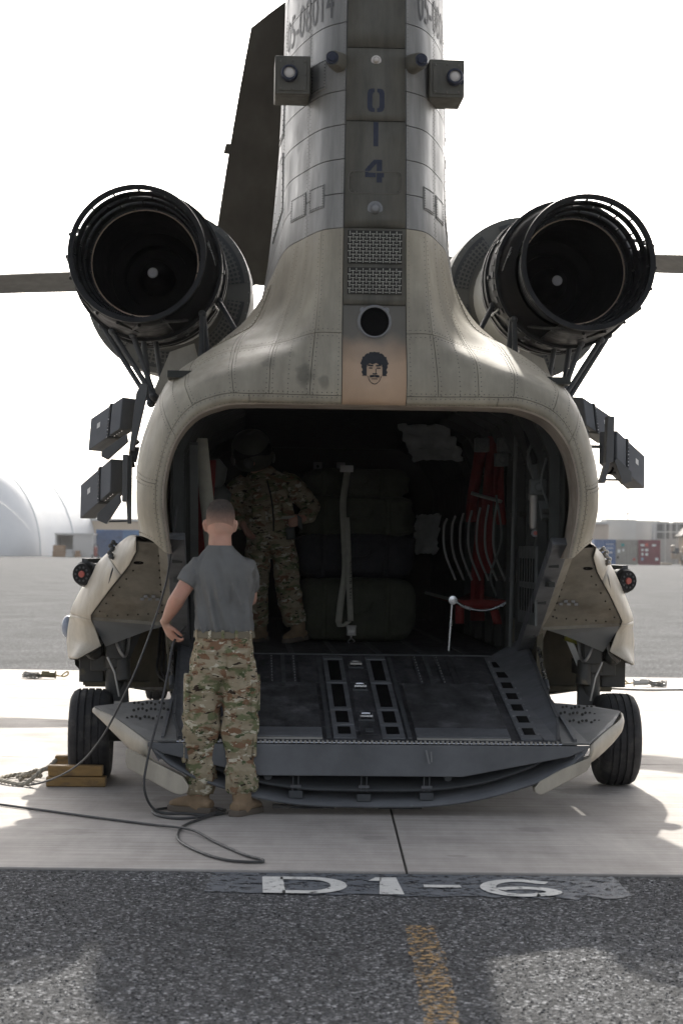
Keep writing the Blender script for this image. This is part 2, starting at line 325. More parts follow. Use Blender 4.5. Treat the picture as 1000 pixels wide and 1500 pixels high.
    def ball(s, c, r, n=12, m=8, sc=(1, 1, 1)):
        vs = []; c = V(c)
        for i in range(1, m):
            th = math.pi * i / m
            for j in range(n): vs.append((c.x + r * sc[0] * math.sin(th) * math.cos(2 * math.pi * j / n), c.y + r * sc[1] * math.sin(th) * math.sin(2 * math.pi * j / n), c.z + r * sc[2] * math.cos(th)))
        vs += [(c.x, c.y, c.z + r * sc[2]), (c.x, c.y, c.z - r * sc[2])]; T = len(vs) - 2
        fs = [((i) * n + j, (i + 1) * n + j, (i + 1) * n + (j + 1) % n, i * n + (j + 1) % n) for i in range(m - 2) for j in range(n)]
        fs += [(T, j, (j + 1) % n) for j in range(n)] + [(T + 1, (m - 2) * n + (j + 1) % n, (m - 2) * n + j) for j in range(n)]
        return s.add(vs, fs)
    def grid(s, rows, flip=False):
        k = len(rows[0]); o = len(s.v)
        for r_ in rows: s.v += [tuple(p) for p in r_]
        for i in range(len(rows) - 1):
            for j in range(k - 1):
                q = (o + i * k + j, o + i * k + j + 1, o + (i + 1) * k + j + 1, o + (i + 1) * k + j); s.f.append(q[::-1] if flip else q)
        return s
    def build(s, name, m, parent=None, smooth=40, bevel=0., solid=0., kind=None):
        me = bpy.data.meshes.new(name); me.from_pydata(s.v, [], s.f); me.update()
        if m: me.materials.append(m)
        if smooth: me.shade_smooth(); me.set_sharp_from_angle(angle=R(smooth))
        o = bpy.data.objects.new(name, me); COL.objects.link(o)
        if parent: o.parent = parent
        if solid:
            md = o.modifiers.new('solid', 'SOLIDIFY'); md.thickness = solid; md.offset = 0
        if bevel:
            md = o.modifiers.new('bevel', 'BEVEL'); md.width = bevel; md.segments = 2; md.limit_method = 'ANGLE'
        if kind: o['kind'] = kind
        return o
def empty(name, loc=(0, 0, 0), rz=0.):
    o = bpy.data.objects.new(name, None); COL.objects.link(o); o.location = loc; o.rotation_euler = (0, 0, rz); o.empty_display_size = .2; return o
def tag(o, label, cat=None, group=None, kind=None):
    o['label'] = label
    if cat: o['category'] = cat
    if group: o['group'] = group
    if kind: o['kind'] = kind
    return o
def B(name, m, parent, *a, **k):
    mb = MB(); mb.bx(*a); return mb.build(name, m, parent, **k)
def spline(pts, n=8):
    P = [V(p) for p in pts]; out = []
    for i in range(len(P) - 1):
        p0 = P[i - 1] if i else P[0] * 2 - P[1]; p1, p2 = P[i], P[i + 1]; p3 = P[i + 2] if i + 2 < len(P) else P[i + 1] * 2 - P[i]
        for j in range(n):
            t = j / n; out.append(.5 * ((2 * p1) + (p2 - p0) * t + (2 * p0 - 5 * p1 + 4 * p2 - p3) * t * t + (3 * p1 - p0 - 3 * p2 + p3) * t ** 3))
    out.append(P[-1]); return out
def fuse(o, voxel, smooth=6, disp=None):
    """grow several closed lofts into one continuous skin"""
    md = o.modifiers.new('remesh', 'REMESH'); md.mode = 'VOXEL'; md.voxel_size = voxel; md.use_smooth_shade = True
    if smooth:
        md = o.modifiers.new('smooth', 'SMOOTH'); md.factor = .5; md.iterations = smooth
    for (sc, st, kind) in (disp or []):
        tx = bpy.data.textures.new('folds', kind); tx.noise_scale = sc
        md = o.modifiers.new('folds', 'DISPLACE'); md.texture = tx; md.strength = st; md.mid_level = .5; md.texture_coords = 'LOCAL'
    return o

# ------------------------------------------------------------------ the ground
g = MB(); N = [(-2500, -300), (2500, -300), (2500, 4000), (-2500, 4000)]
g.add([(x, y, -.012) for x, y in N], [(0, 1, 2, 3)]); gnd = g.build('asphalt_ground', asph, None, 0); gnd['kind'] = 'structure'
pad = empty('concrete_pad', (0, 9.69, 0), R(1.2 * .4)); pad['kind'] = 'structure'
xs = [-22.4, -17.9, -13.3, -8.7, -4.1, .33, 4.9, 9.4, 14, 18.6, 23]
ys = [0, 4.95, 9.9, 14.95]
for i in range(len(xs) - 1):
    for j in range(3):
        mb = MB(); mb.bx(xs[i] + .006, xs[i + 1] - .006, ys[j] + (.006 if j else 0), ys[j + 1] - .006, -.2, 0); mb.build('slab', conc, pad, 0, bevel=.006)
B('joint_filler', seam, pad, xs[0], xs[-1], .02, 14.9, -.15, -.010, smooth=0)
# painted bay number and lead-in line
pm = MB(); rr = random.Random(3)
x0, x1, y0, y1 = -.58, 1.30, 9.00, 9.66
top = [(x0 + (x1 - x0) * i / 40, y1) for i in range(41)]; bot = [(x0 + (x1 - x0) * i / 40 + (rr.random() - .5) * .04, y0 + (.06 * rr.random() if i < 36 else .05 + .1 * rr.random()) + .08 * (1 - i / 40)) for i in range(41)]
pm.add([(x, y, -.008) for x, y in top + bot], [(i, i + 41, i + 42, i + 1) for i in range(40)])
bay_no = pm.build('bay_number', bluep, None, 0); tag(bay_no, 'worn blue-grey paint patch with white D1-6 on the asphalt edge', 'marking')
def glyph(polys, name):
    mb = MB()
    for po in polys: mb.add([(x, y, -.004) for x, y in po], [tuple(range(len(po)))])
    return mb.build(name, whitep, bay_no, 0)
def strip_poly(pts, wd):
    """stroke of constant width along a list of points, as quads"""
    out = []
    for (a, b) in zip(pts[:-1], pts[1:]):
        out.append((a, b))
    res = []
    L = []; Rr = []
    for i, p in enumerate(pts):
        a = V(pts[max(i - 1, 0)]); c = V(pts[min(i + 1, len(pts) - 1)]); t = (c - a).normalized(); nn = V((-t.y, t.x)) * wd / 2
        L.append((p[0] + nn.x, p[1] + nn.y)); Rr.append((p[0] - nn.x, p[1] - nn.y))
    for i in range(len(pts) - 1): res.append([L[i], Rr[i], Rr[i + 1], L[i + 1]])
    return res
def arc(cx, cy, rx, ry, a0, a1, n=16): return [(cx + rx * math.cos(R(a0 + (a1 - a0) * i / n)), cy + ry * math.sin(R(a0 + (a1 - a0) * i / n))) for i in range(n + 1)]
glyph([[(-.325, 9.08), (-.225, 9.08), (-.25, 9.52), (-.345, 9.52)]] + strip_poly([(-.26, 9.49)] + arc(-.12, 9.30, .13, .185, 90, -90, 14) + [(-.24, 9.115)], .075), 'letter')
glyph([[(.19, 9.08), (.30, 9.08), (.275, 9.54), (.20, 9.54)], [(.145, 9.44), (.205, 9.44), (.205, 9.54), (.18, 9.54)]], 'letter')
glyph([[(.395, 9.28), (.565, 9.28), (.56, 9.35), (.395, 9.35)]], 'letter')
glyph(strip_poly([(.965, 9.44)] + arc(.83, 9.30, .145, .20, 50, 300, 20) + arc(.845, 9.20, .13, .095, -70, 150, 14), .072), 'letter')
pm = MB(); nseg = 40
L = []; Q = []
for i in range(nseg + 1):
    t = i / nseg; y = 8.36 - t * 4.4; xc = .345 + .012 * t; L.append((xc - .062 + (rr.random() - .5) * .022, y, -.008)); Q.append((xc + .062 + (rr.random() - .5) * .022, y, -.008))
pm.add(L + Q, [(i, i + 1, i + 1 + nseg + 1, i + nseg + 1) for i in range(nseg)])
tag(pm.build('painted_line', yelp, None, 0), 'worn yellow guide line on the dark asphalt in the foreground', 'marking')

# loose chippings of the asphalt surface in the foreground
cp = MB(); rc = random.Random(12); chipm = bpy.data.materials.new('chippings'); chipm.use_nodes = True
cn, cl, cb_ = tools(chipm); cb_.inputs['Roughness'].default_value = .9; cb_.inputs['Specular IOR Level'].default_value = .1
ge = cn.new('ShaderNodeNewGeometry'); cr_ = cn.new('ShaderNodeValToRGB'); cl.new(ge.outputs['Random Per Island'], cr_.inputs[0]); cl.new(cr_.outputs[0], cb_.inputs['Base Color'])
cr_.color_ramp.elements[0].color = (.020, .021, .023, 1); cr_.color_ramp.elements[1].color = (.26, .255, .245, 1)
for pos_, c_ in ((.5, .066), (.8, .11), (.94, .16)): e_ = cr_.color_ramp.elements.new(pos_); e_.color = (c_, c_ * 1.01, c_ * 1.03, 1)
for _ in range(30000):
    y = 5.4 + 4.25 * rc.random() ** 1.0; x = (rc.random() * 2 - 1) * (y * .19 + .3)
    if y > 8.97 and -.62 < x < 1.33 and rc.random() < .93: continue
    if y < 8.4 and .27 < x < .43 and rc.random() < .55: continue
    a, r_ = rc.random() * 6.28, .0030 + .0048 * rc.random() ** 1.5; h_ = r_ * (.3 + .5 * rc.random()); c1, s1 = math.cos(a) * r_, math.sin(a) * r_; k_ = .55 + .4 * rc.random(); z = -.0125
    cp.add([(x + c1, y + s1, z), (x - s1 * k_, y + c1 * k_, z), (x - c1, y - s1, z), (x + s1 * k_, y - c1 * k_, z), (x + c1 * .4, y + s1 * .4, z + h_), (x - c1 * .4 - s1 * .2, y - s1 * .4 + c1 * .2, z + h_ * .8)], [(0, 1, 4), (1, 5, 4), (1, 2, 5), (2, 3, 5), (3, 4, 5), (3, 0, 4)])
tag(cp.build('chippings', chipm, None, 0), 'small grey stone chippings covering the foreground asphalt', None, None, 'stuff')

# ------------------------------------------------------------------ the helicopter
H = empty('transport_helicopter', (.176, 11.8, 0), R(2.7))
tag(H, 'tan twin-rotor transport helicopter seen from behind with its loading ramp down', 'helicopter')

# rear fuselage and tail pylon: control profiles (x, y, z), each from the cargo opening outwards
NET = {
 'A': [(0, 0, 2.352), (0, -.045, 2.375), (0, -.06, 2.5), (0, -.02, 2.65), (0, .03, 2.85), (0, .06, 3.1), (0, .09, 3.5), (0, .15, 4.2), (0, .26, 5.45)],
 'B': [(.185, 0, 2.352), (.187, -.045, 2.375), (.187, -.06, 2.5), (.186, -.02, 2.65), (.184, .03, 2.85), (.182, .06, 3.1), (.18, .09, 3.5), (.175, .15, 4.2), (.165, .26, 5.45)],
 'C': [(.36, 0, 2.352), (.37, -.045, 2.375), (.365, -.05, 2.5), (.352, -.005, 2.65), (.33, .07, 2.85), (.312, .15, 3.1), (.30, .22, 3.5), (.295, .30, 4.2), (.285, .42, 5.45)],
 'D': [(.54, 0, 2.352), (.55, -.045, 2.378), (.547, -.04, 2.5), (.535, .03, 2.635), (.49, .33, 2.80), (.434, .50, 3.07), (.403, .56, 3.5), (.395, .62, 4.2), (.385, .72, 5.45)],
 'E': [(.705, 0, 2.350), (.715, -.04, 2.38), (.72, -.02, 2.49), (.712, .10, 2.60), (.665, .55, 2.785), (.555, .88, 3.03), (.490, .98, 3.5), (.478, 1.02, 4.2), (.46, 1.12, 5.45)],
 'F': [(.85, 0, 2.338), (.86, -.035, 2.375), (.88, .0, 2.475), (.888, .13, 2.56), (.855, .64, 2.755), (.70, 1.16, 2.945), (.545, 1.34, 3.4), (.52, 1.4, 4.2), (.50, 1.5, 5.45)],
 'G': [(1.015, 0, 2.272), (1.03, -.02, 2.31), (1.068, .04, 2.40), (1.088, .18, 2.475), (1.07, .68, 2.63), (.96, 1.25, 2.775), (.66, 1.6, 3.06), (.53, 1.72, 4.2), (.50, 1.82, 5.45)],
 'H': [(1.128, 0, 2.14), (1.145, -.01, 2.17), (1.19, .06, 2.26), (1.22, .25, 2.37), (1.225, .75, 2.5), (1.22, 1.4, 2.55), (1.21, 2.2, 2.57), (1.2, 3., 2.58), (1.2, 4, 2.58)],
 'I': [(1.188, .02, 1.965), (1.21, .01, 1.97), (1.275, .08, 2.0), (1.335, .28, 2.06), (1.37, .8, 2.14), (1.38, 1.4, 2.17), (1.38, 2.2, 2.18), (1.38, 3, 2.18), (1.38, 4, 2.18)],
 'J': [(1.205, .05, 1.77), (1.23, .04, 1.77), (1.30, .1, 1.78), (1.36, .3, 1.8), (1.39, .8, 1.83), (1.40, 1.4, 1.85), (1.40, 2.2, 1.85), (1.40, 3, 1.85), (1.40, 4, 1.85)],
 'K': [(1.165, .12, 1.475), (1.19, .12, 1.485), (1.26, .17, 1.545), (1.33, .35, 1.575), (1.37, .8, 1.575), (1.38, 1.4, 1.56), (1.38, 2.2, 1.56), (1.38, 3, 1.56), (1.38, 4, 1.56)]}
NETA = np.array([NET[k] for k in 'ABCDEFGHIJK'])
def cr(P, t):
    k = len(P); i = min(int(math.floor(t)), k - 2); i = max(i, 0); f = t - i
    p1, p2 = P[i], P[i + 1]; p0 = P[i - 1] if i > 0 else 2 * p1 - p2; p3 = P[i + 2] if i + 2 < k else 2 * p2 - p1
    return .5 * ((2 * p1) + (p2 - p0) * f + (2 * p0 - 5 * p1 + 4 * p2 - p3) * f * f + (3 * p1 - p0 - 3 * p2 + p3) * f ** 3)
def SF(u, v):
    """point of the tail surface; u across (0 centre, 1 panel edge, 10 side), v outwards / upwards"""
    C_ = [cr(NETA[i], v) for i in range(11)]
    if u <= 1: return C_[0] * (1 - u) + C_[1] * u
    a = cr(C_[1:], u - 1)
    if v > 5:
        b = cr(C_[1:7], u - 1) if u <= 6 else cr(C_[7:], max(0, u - 7))
        t = min(1, (v - 5) / .6); t = t * t * (3 - 2 * t); a = a * (1 - t) + b * t
    return a
def SN(u, v, e=.02):
    du = SF(min(u + e, 10), v) - SF(max(u - e, 0 if u <= 1 else 1.0001), v); dv = SF(u, min(v + e, 8)) - SF(u, max(v - e, 0))
    n = np.cross(du, dv); return n / (np.linalg.norm(n) + 1e-9)
def vz(z, col=1):
    lo, hi = 2., 8.
    for _ in range(30):
        m = (lo + hi) / 2
        if cr(NETA[col], m)[2] < z: lo = m
        else: hi = m
    return (lo + hi) / 2
_cache = {}
def patch(name, m, parent, u0, u1, v0, v1, sx, off=.004, gap=.0018, du=.22, dv=.16, thick=.012):
    """one skin panel following the surface, with its own edges; gap in metres"""
    nu = max(2, int(abs(u1 - u0) / du) + 1); nv = max(2, int(abs(v1 - v0) / dv) + 1)
    P = [[SF(u0 + (u1 - u0) * i / nu, v0 + (v1 - v0) * j / nv) for j in range(nv + 1)] for i in range(nu + 1)]
    Nn = [[SN(min(max(u0 + (u1 - u0) * i / nu, u0 + .001), u1 - .001), v0 + (v1 - v0) * j / nv) for j in range(nv + 1)] for i in range(nu + 1)]
    def pull(a, b):
        d = b - a; L_ = np.linalg.norm(d); return a + d * min(.4, gap / max(L_, 1e-6))
    for j in range(nv + 1):
        P[0][j] = pull(P[0][j], P[1][j]); P[-1][j] = pull(P[-1][j], P[-2][j])
    for i in range(nu + 1):
        P[i][0] = pull(P[i][0], P[i][1]); P[i][-1] = pull(P[i][-1], P[i][-2])
    vs = []; ns = []
    for i in range(nu + 1):
        for j in range(nv + 1):
            p = P[i][j] + Nn[i][j] * off; vs.append((p[0] * sx, p[1], p[2])); ns.append((Nn[i][j][0] * sx, Nn[i][j][1], Nn[i][j][2]))
    k = nv + 1; fs = []
    for i in range(nu):
        for j in range(nv):
            q = (i * k + j, (i + 1) * k + j, (i + 1) * k + j + 1, i * k + j + 1); fs.append(q if sx > 0 else q[::-1])
    # turned-down edge
    loop = [i * k for i in range(nu + 1)] + [nu * k + j for j in range(1, nv + 1)] + [i * k + nv for i in range(nu - 1, -1, -1)] + [j for j in range(nv - 1, 0, -1)]
    base = len(vs)
    for q in loop:
        n_ = ns[q]; vs.append(tuple(vs[q][a] - n_[a] * thick for a in range(3)))
    K = len(loop)
    for a in range(K):
        b = (a + 1) % K; q = (loop[a], base + a, base + b, loop[b]); fs.append(q if sx > 0 else q[::-1])
    me = bpy.data.meshes.new(name); me.from_pydata(vs, [], fs); me.update(); me.materials.append(m); me.shade_smooth()
    nrm = [list(x) for x in ns] + [list(ns[q]) for q in loop]
    me.set_sharp_from_angle(angle=R(50))
    o = bpy.data.objects.new(name, me); COL.objects.link(o); o.parent = parent; return o
# dark structure under the panels
def under(name, u0, u1, v0, v1, m=seam):
    mb = MB()
    for sx in (1, -1):
        nu = int((u1 - u0) / .25); nv = int((v1 - v0) / .2)
        rows = []
        for i in range(nu + 1):
            row = []
            for j in range(nv + 1):
                u, v = u0 + (u1 - u0) * i / nu, v0 + (v1 - v0) * j / nv
                p = SF(u, v) - SN(u, v) * .006; row.append((p[0] * sx, p[1], p[2]))
            rows.append(row)
        mb.grid(rows, flip=sx > 0)
    return mb
fus = under('x', 0, 6, 0, 5.9); fus.v += []; m2 = under('x', 6, 7, 0, 5); fus.add(m2.v, m2.f); m2 = under('x', 7, 10, 0, 8); fus.add(m2.v, m2.f)
rearf = fus.build('rear_fuselage', undr, H)
pylo = under('x', 0, 6, 5.7, 8).build('tail_pylon', seam, H)
VZ = vz(3.385)
for sx in (1, -1):
    # shoulder and side panels
    US = [1, 2.0, 3.3, 4.6, 6]
    patch('skin_panel', tan, rearf, 1, 4, 0.0, 1.25, sx); patch('skin_panel', tan, rearf, 4, 7, 0.0, 1.25, sx); patch('skin_panel', tan, rearf, 7, 10, 0.0, 1.25, sx)
    for a, b in zip(US[:-1], US[1:]):
        patch('skin_panel', tan, rearf, a, b, 1.25, 3.6, sx); patch('skin_panel', tan, rearf, a, b, 3.6, VZ, sx)
    patch('skin_panel', tan, rearf, 6, 7, 1.25, 5, sx); patch('skin_panel', tan, rearf, 7, 8.5, 1.25, 3, sx); patch('skin_panel', tan, rearf, 8.5, 10, 1.25, 3, sx)
    patch('skin_panel', tan, rearf, 7, 8.5, 3, 8, sx, dv=.4); patch('skin_panel', tan, rearf, 8.5, 10, 3, 8, sx, dv=.4)
    # pylon side panels in courses
    z = 3.385; k = 0
    while z < 5.3:
        z2 = min(z + .205, 5.45)
        for a, b in ((1, 2.75), (2.75, 4.6), (4.6, 6)):
            patch('skin_panel', pyl, pylo, a, b, vz(z), vz(z2), sx, gap=.0028, dv=.3)
        z = z2; k += 1
def rear_panel(m, z0, z1):
    v0, v1 = (vz(z0) if z0 > 2.51 else z0), vz(z1)
    for sx in (1,):
        nv = 8; vs = []
        for j in range(nv + 1):
            p = SF(1, v0 + (v1 - v0) * j / nv); n_ = SN(.5, v0 + (v1 - v0) * j / nv); p = p + n_ * .004
            zz = p[2] + (.003 if j == 0 else -.003 if j == nv else 0); vs += [(-p[0] + .003, p[1], zz), (p[0] - .003, p[1], zz)]
        fs = [(2 * j, 2 * j + 1, 2 * j + 3, 2 * j + 2) for j in range(nv)]
        mb = MB(); mb.add(vs, fs); return mb.build('rear_plate', m, rearf if z1 < 3.5 else pylo, 40, solid=.006)
rear_panel(tanp, 0.05, 2.93); rear_panel(olive, 2.93, 3.385); rear_panel(olive, 3.385, 4.02); rear_panel(olive, 4.02, 4.46); rear_panel(olive, 4.46, 5.4)
def yr(z):   # rear plate surface
    v = vz(z) if z > 2.36 else .5
    return SF(.5, v)[1] - .009
# rolled lip round the cargo opening
mb = MB()
for sx in (1, -1):
    rows = []
    for i in range(73):
        u = 10 * i / 72; p = SF(u, 0); n_ = SN(u, .2)
        ctr = np.array([p[0], p[1], p[2]]); inw = np.array([-p[0] * .9 if p[2] < 2.25 else -.2 * p[0], 0, -(p[2] - 1.5)]); inw = inw / (np.linalg.norm(inw) + 1e-6)
        if p[2] > 2.33: inw = np.array([0, 0, -1.])
        row = []
        for (a, b) in ((-.004, -.010), (.006, -.004), (.010, .015), (.006, .04), (.008, .07), (.010, .10), (.010, .3)):
            q = ctr + inw * a + np.array([0, b, 0]); row.append((q[0] * sx, q[1], q[2]))
        rows.append(row)
    mb.grid(rows, flip=sx < 0)
mb.build('opening_frame', mat('frame_tan', (.26, .215, .17), .5, var=.2, scale=6, col2=(.36, .31, .25), c2th=.5, c2w=.15, c2scale=5), H)
# rivet rows
rv = MB()
def rivet(p, n_, r=.0042):
    n_ = V(n_).normalized(); a = n_.cross(V((0, 0, 1)) if abs(n_.z) < .9 else V((1, 0, 0))).normalized(); b = n_.cross(a); p = V(p) + n_ * .004
    rv.add([p + a * r, p + b * r, p - a * r, p - b * r, p + n_ * .003], [(0, 1, 4), (1, 2, 4), (2, 3, 4), (3, 0, 4)])
def rivet_line(f, step=.028):
    n = 60; P = [f(i / n) for i in range(n + 1)]; Q = [SF(*q) for q in P]; acc = 0
    for i in range(n):
        d = np.linalg.norm(Q[i + 1] - Q[i]); m_ = 0
        while acc < d:
            t = acc / d; u = P[i][0] + (P[i + 1][0] - P[i][0]) * t; v = P[i][1] + (P[i + 1][1] - P[i][1]) * t
            p = SF(u, v); n_ = SN(max(u, 1.002), v)
            for sx in (1, -1): rivet((p[0] * sx, p[1], p[2]), (n_[0] * sx, n_[1], n_[2]))
            acc += step
        acc -= d
for v in (.35, 1.12, 1.38, 3.5, 3.7): rivet_line(lambda t, v=v: (1 + 9 * t if v < 3 else 1 + 5 * t, v))
for u in (1.12, 1.9, 2.1, 2.7, 3.2, 3.4, 4.5, 4.7, 5.9): rivet_line(lambda t, u=u: (u, 1.3 + (VZ - 1.35) * t))
for u in (1.08, 2.68, 2.82, 4.55, 4.65): rivet_line(lambda t, u=u: (u, VZ + (7.6 - VZ) * t), .024)
for u in (7.1, 8.4, 8.6, 9.9): rivet_line(lambda t, u=u: (u, 1.3 + 3.5 * t))
for u in (6.5,): rivet_line(lambda t, u=u: (u, 1.3 + 3. * t))
rv.build('rivets', rivm, H, 0, kind='stuff')
# access panels on the pylon (framed hatches with bolts) and stencilled serial
def hatch(u0, u1, z0, z1, sx, m=pyl):
    v0, v1 = vz(z0), vz(z1)
    o = patch('access_panel', m, pylo, u0, u1, v0, v1, sx, off=.010, gap=.0, dv=.1, thick=.010)
    mb = MB()
    for i in range(9):
        for (u, v) in ((u0 + (u1 - u0) * (.05 + .9 * i / 8), v0 + (v1 - v0) * .06), (u0 + (u1 - u0) * (.05 + .9 * i / 8), v1 - (v1 - v0) * .06), (u0 + (u1 - u0) * .05, v0 + (v1 - v0) * (.06 + .88 * i / 8)), (u1 - (u1 - u0) * .05, v0 + (v1 - v0) * (.06 + .88 * i / 8))):
            p = SF(u, v); n_ = SN(u, v); p = p + n_ * .010; p = V((p[0] * sx, p[1], p[2])); n_ = V((n_[0] * sx, n_[1], n_[2]))
            a = n_.cross(V((0, 0, 1))).normalized() * .0055; b = n_.cross(a).normalized() * .0055
            mb.add([p + a, p + b, p - a, p - b, p + n_ * .005], [(0, 1, 4), (1, 2, 4), (2, 3, 4), (3, 0, 4)])
    mb.build('bolts', seam, pylo, 0, kind='stuff'); return o
for sx in (1, -1):
    hatch(1.9, 2.6, 3.52, 3.66, sx); hatch(2.85, 3.7, 3.52, 3.66, sx); hatch(1.9, 2.6, 4.24, 4.42, sx) if sx < 0 else None
    hatch(4.75, 5.7, 3.0, 3.28, sx, tan); hatch(4.7, 5.6, 3.7, 4.05, sx); hatch(4.7, 5.6, 4.15, 4.45, sx)
def text_mesh(txt):
    c = bpy.data.curves.new('txt', 'FONT'); c.body = txt; c.size = 1; c.resolution_u = 2
    o = bpy.data.objects.new('txt', c); COL.objects.link(o)
    dg = bpy.context.evaluated_depsgraph_get(); me = o.evaluated_get(dg).to_mesh()
    bm = bmesh.new(); bm.from_mesh(me); bmesh.ops.triangulate(bm, faces=bm.faces[:])
    bmesh.ops.subdivide_edges(bm, edges=[e for e in bm.edges if e.calc_length() > .12], cuts=3, use_grid_fill=False)
    bmesh.ops.triangulate(bm, faces=bm.faces[:])
    vs = [tuple(v.co) for v in bm.verts]; fs = [tuple(v.index for v in f.verts) for f in bm.faces]; bm.free()
    bpy.data.objects.remove(o); bpy.data.curves.remove(c); return vs, fs
tv, tf = text_mesh('05-08014'); W_ = max(p[0] for p in tv)
for sx in (1, -1):
    mb = MB(); out = []
    for (x, y, z) in tv:
        t = x / W_; u = (4.5 - 2.9 * t) if sx < 0 else (1.6 + 2.9 * t); v = vz(4.66 + y * .30)
        p = SF(u, v) + SN(u, v) * .007; out.append((p[0] * sx, p[1], p[2]))
    mb.add(out, tf); mb.build('serial_number', serial, pylo, 0)
# decals on the flat rear plate, cut out of small cells
def decal(name, m, x0, x1, z0, z1, fn, parent, cell=.0028):
    nx, nz_ = int((x1 - x0) / cell), int((z1 - z0) / cell); mb = MB(); idx = {}
    def vid(i, j):
        if (i, j) not in idx:
            zz = z0 + (z1 - z0) * j / nz_; idx[(i, j)] = len(mb.v); mb.v.append((x0 + (x1 - x0) * i / nx, yz[j], zz))
        return idx[(i, j)]
    yz = [yr(z0 + (z1 - z0) * j / nz_) - .001 for j in range(nz_ + 1)]
    for j in range(nz_):
        for i in range(nx):
            if fn((i + .5) / nx, (j + .5) / nz_): mb.f.append((vid(i, j), vid(i + 1, j), vid(i + 1, j + 1), vid(i, j + 1)))
    return mb.build(name, m, parent, 0)
def dig0(a, b):
    ex = max(abs(a - .5) / .5, 0); ez = abs(b - .5) / .5
    o_ = (ex ** 5 + ez ** 5) < 1; i_ = ((ex / .42) ** 5 + (ez / .68) ** 5) < 1; return o_ and not i_ and abs(a - .5) > .07
decal('number_zero', navy, -.05, .05, 4.075, 4.215, dig0, pylo)
decal('number_one', navy, -.013, .015, 3.87, 4.015, lambda a, b: True, pylo)
def dig4(a, b):
    stem = .62 < a < .90; bar = .22 < b < .42 and a < 1; diag = abs((b - .42) - (a - .0) * .94) < .15 and b > .22 and a < .66
    return (stem and not (.42 < b < .47)) or (bar and not (.56 < a < .61)) or (diag and b > .3)
decal('number_four', navy, -.06, .05, 3.655, 3.79, dig4, pylo)
def face(a, b):
    x, y = (a - .5) * 2, b * 2 - 1
    ang = math.atan2(y - .25, x)
    hairo = (x / .94) ** 2 + ((y - .30) / .70) ** 2 < 1 + .05 * math.sin(17 * ang) + .04 * math.sin(29 * ang) or (.46 < abs(x) < .86 + .04 * math.sin(23 * y) and -.42 < y < .4)
    facei = abs(x) < .54 and y < .30 - .25 * x * x + .03 * math.sin(14 * x) and (x / .56) ** 2 + ((y + .15) / .85) ** 2 < 1.0
    if hairo and not (facei and abs(x) < .56 - .0): return True
    if not facei and not (abs(x) < .5 and y < -.4): return False
    ax = abs(x)
    if .10 < ax < .46 and abs(y - (.17 + .10 * (ax - .1))) < .045: return True           # brows
    if .15 < ax < .40 and abs(y - .035) < .03: return True                                 # eyes
    if .06 < ax < .11 and -.28 < y < .0 and x > 0: return True                             # nose
    if ax < .16 and abs(y + .30) < .025 : return True
    if ax < .34 and abs(y + .43 + .25 * ax * ax) < .065 and not ax < .015: return True     # moustache
    if ax < .20 and abs(y + .60) < .03: return True                                        # mouth
    if .72 < (x / .52) ** 2 + ((y + .3) / .66) ** 2 < .86 and y < -.45: return True      # jaw
    return False
tag(decal('painted_face', stenb, -.083, .083, 2.455, 2.655, face, rearf, .0022), 'small black stencil of a curly-haired face with a moustache')
# woven vent screens
def screen(z0, z1):
    fr = MB(); y0, y1 = yr(z0), yr(z1); yy = min(y0, y1) - .004
    fr.bx(-.158, .158, yy, yy + .02, z0, z1); o = fr.build('vent_screen', seam, rearf, 0)
    mb = MB(); p = .0185; nx = int(.31 / p); nz_ = int((z1 - z0 - .01) / p)
    for j in range(nz_):
        for i in range(nx):
            cx, cz = -.155 + (i + .5) * .31 / nx, z0 + .006 + (j + .5) * (z1 - z0 - .012) / nz_; t = .0027; h = p * .62
            if (i + j) % 2: mb.bx(cx - h, cx + h, yy - .006, yy - .001, cz - t - .004, cz + t - .004)
            else: mb.bx(cx - t, cx + t, yy - .006, yy - .001, cz - h, cz + h)
    mb.build('wire_weave', mat('screen_wire', (.30, .29, .25), .6, var=.25, scale=20) if 'screen_wire' not in MATS else MATS['screen_wire'], o, 0, kind='stuff')
screen(3.175, 3.368); screen(2.995, 3.150)
# round outlet with bolted flange
MY = Matrix.Rotation(R(90), 4, 'X')   # lathe axis to -Y
def aty(x, z, y): return Matrix.Translation((x, y, z)) @ MY
zc = 2.83; yy = yr(zc)
mb = MB(); mb.lathe([(.083, .0), (.083, .03), (.09, .034), (.099, .02), (.099, -.02)], 40, aty(0, zc, yy)); fl = mb.build('outlet_flange', bolt, rearf)
mb = MB(); mb.lathe([(.084, .030), (.080, .024), (.0001, .024)], 40, aty(0, zc, yy - .001)); mb.build('outlet_pipe', soot_and_shade, rearf)
mb = MB()
for a in (45, 135, 225, 315):
    mb.lathe([(.0001, .014), (.013, .012), (.018, .0)], 10, aty(.098 * math.cos(R(a)), zc + .098 * math.sin(R(a)), yy))
mb.build('flange_lugs', bolt, rearf)
for z, r_, d in ((4.385, .020, .03), (3.50, .030, .035)):
    mb = MB(); mb.lathe([(.0001, d), (r_ * .6, d * .85), (r_, d * .3), (r_, 0), (r_ * 1.5, -.001), (r_ * 1.5, -.004)], 20, aty(0, z, yr(z))); mb.build('tail_lamp', lens if z > 4 else bolt, pylo)
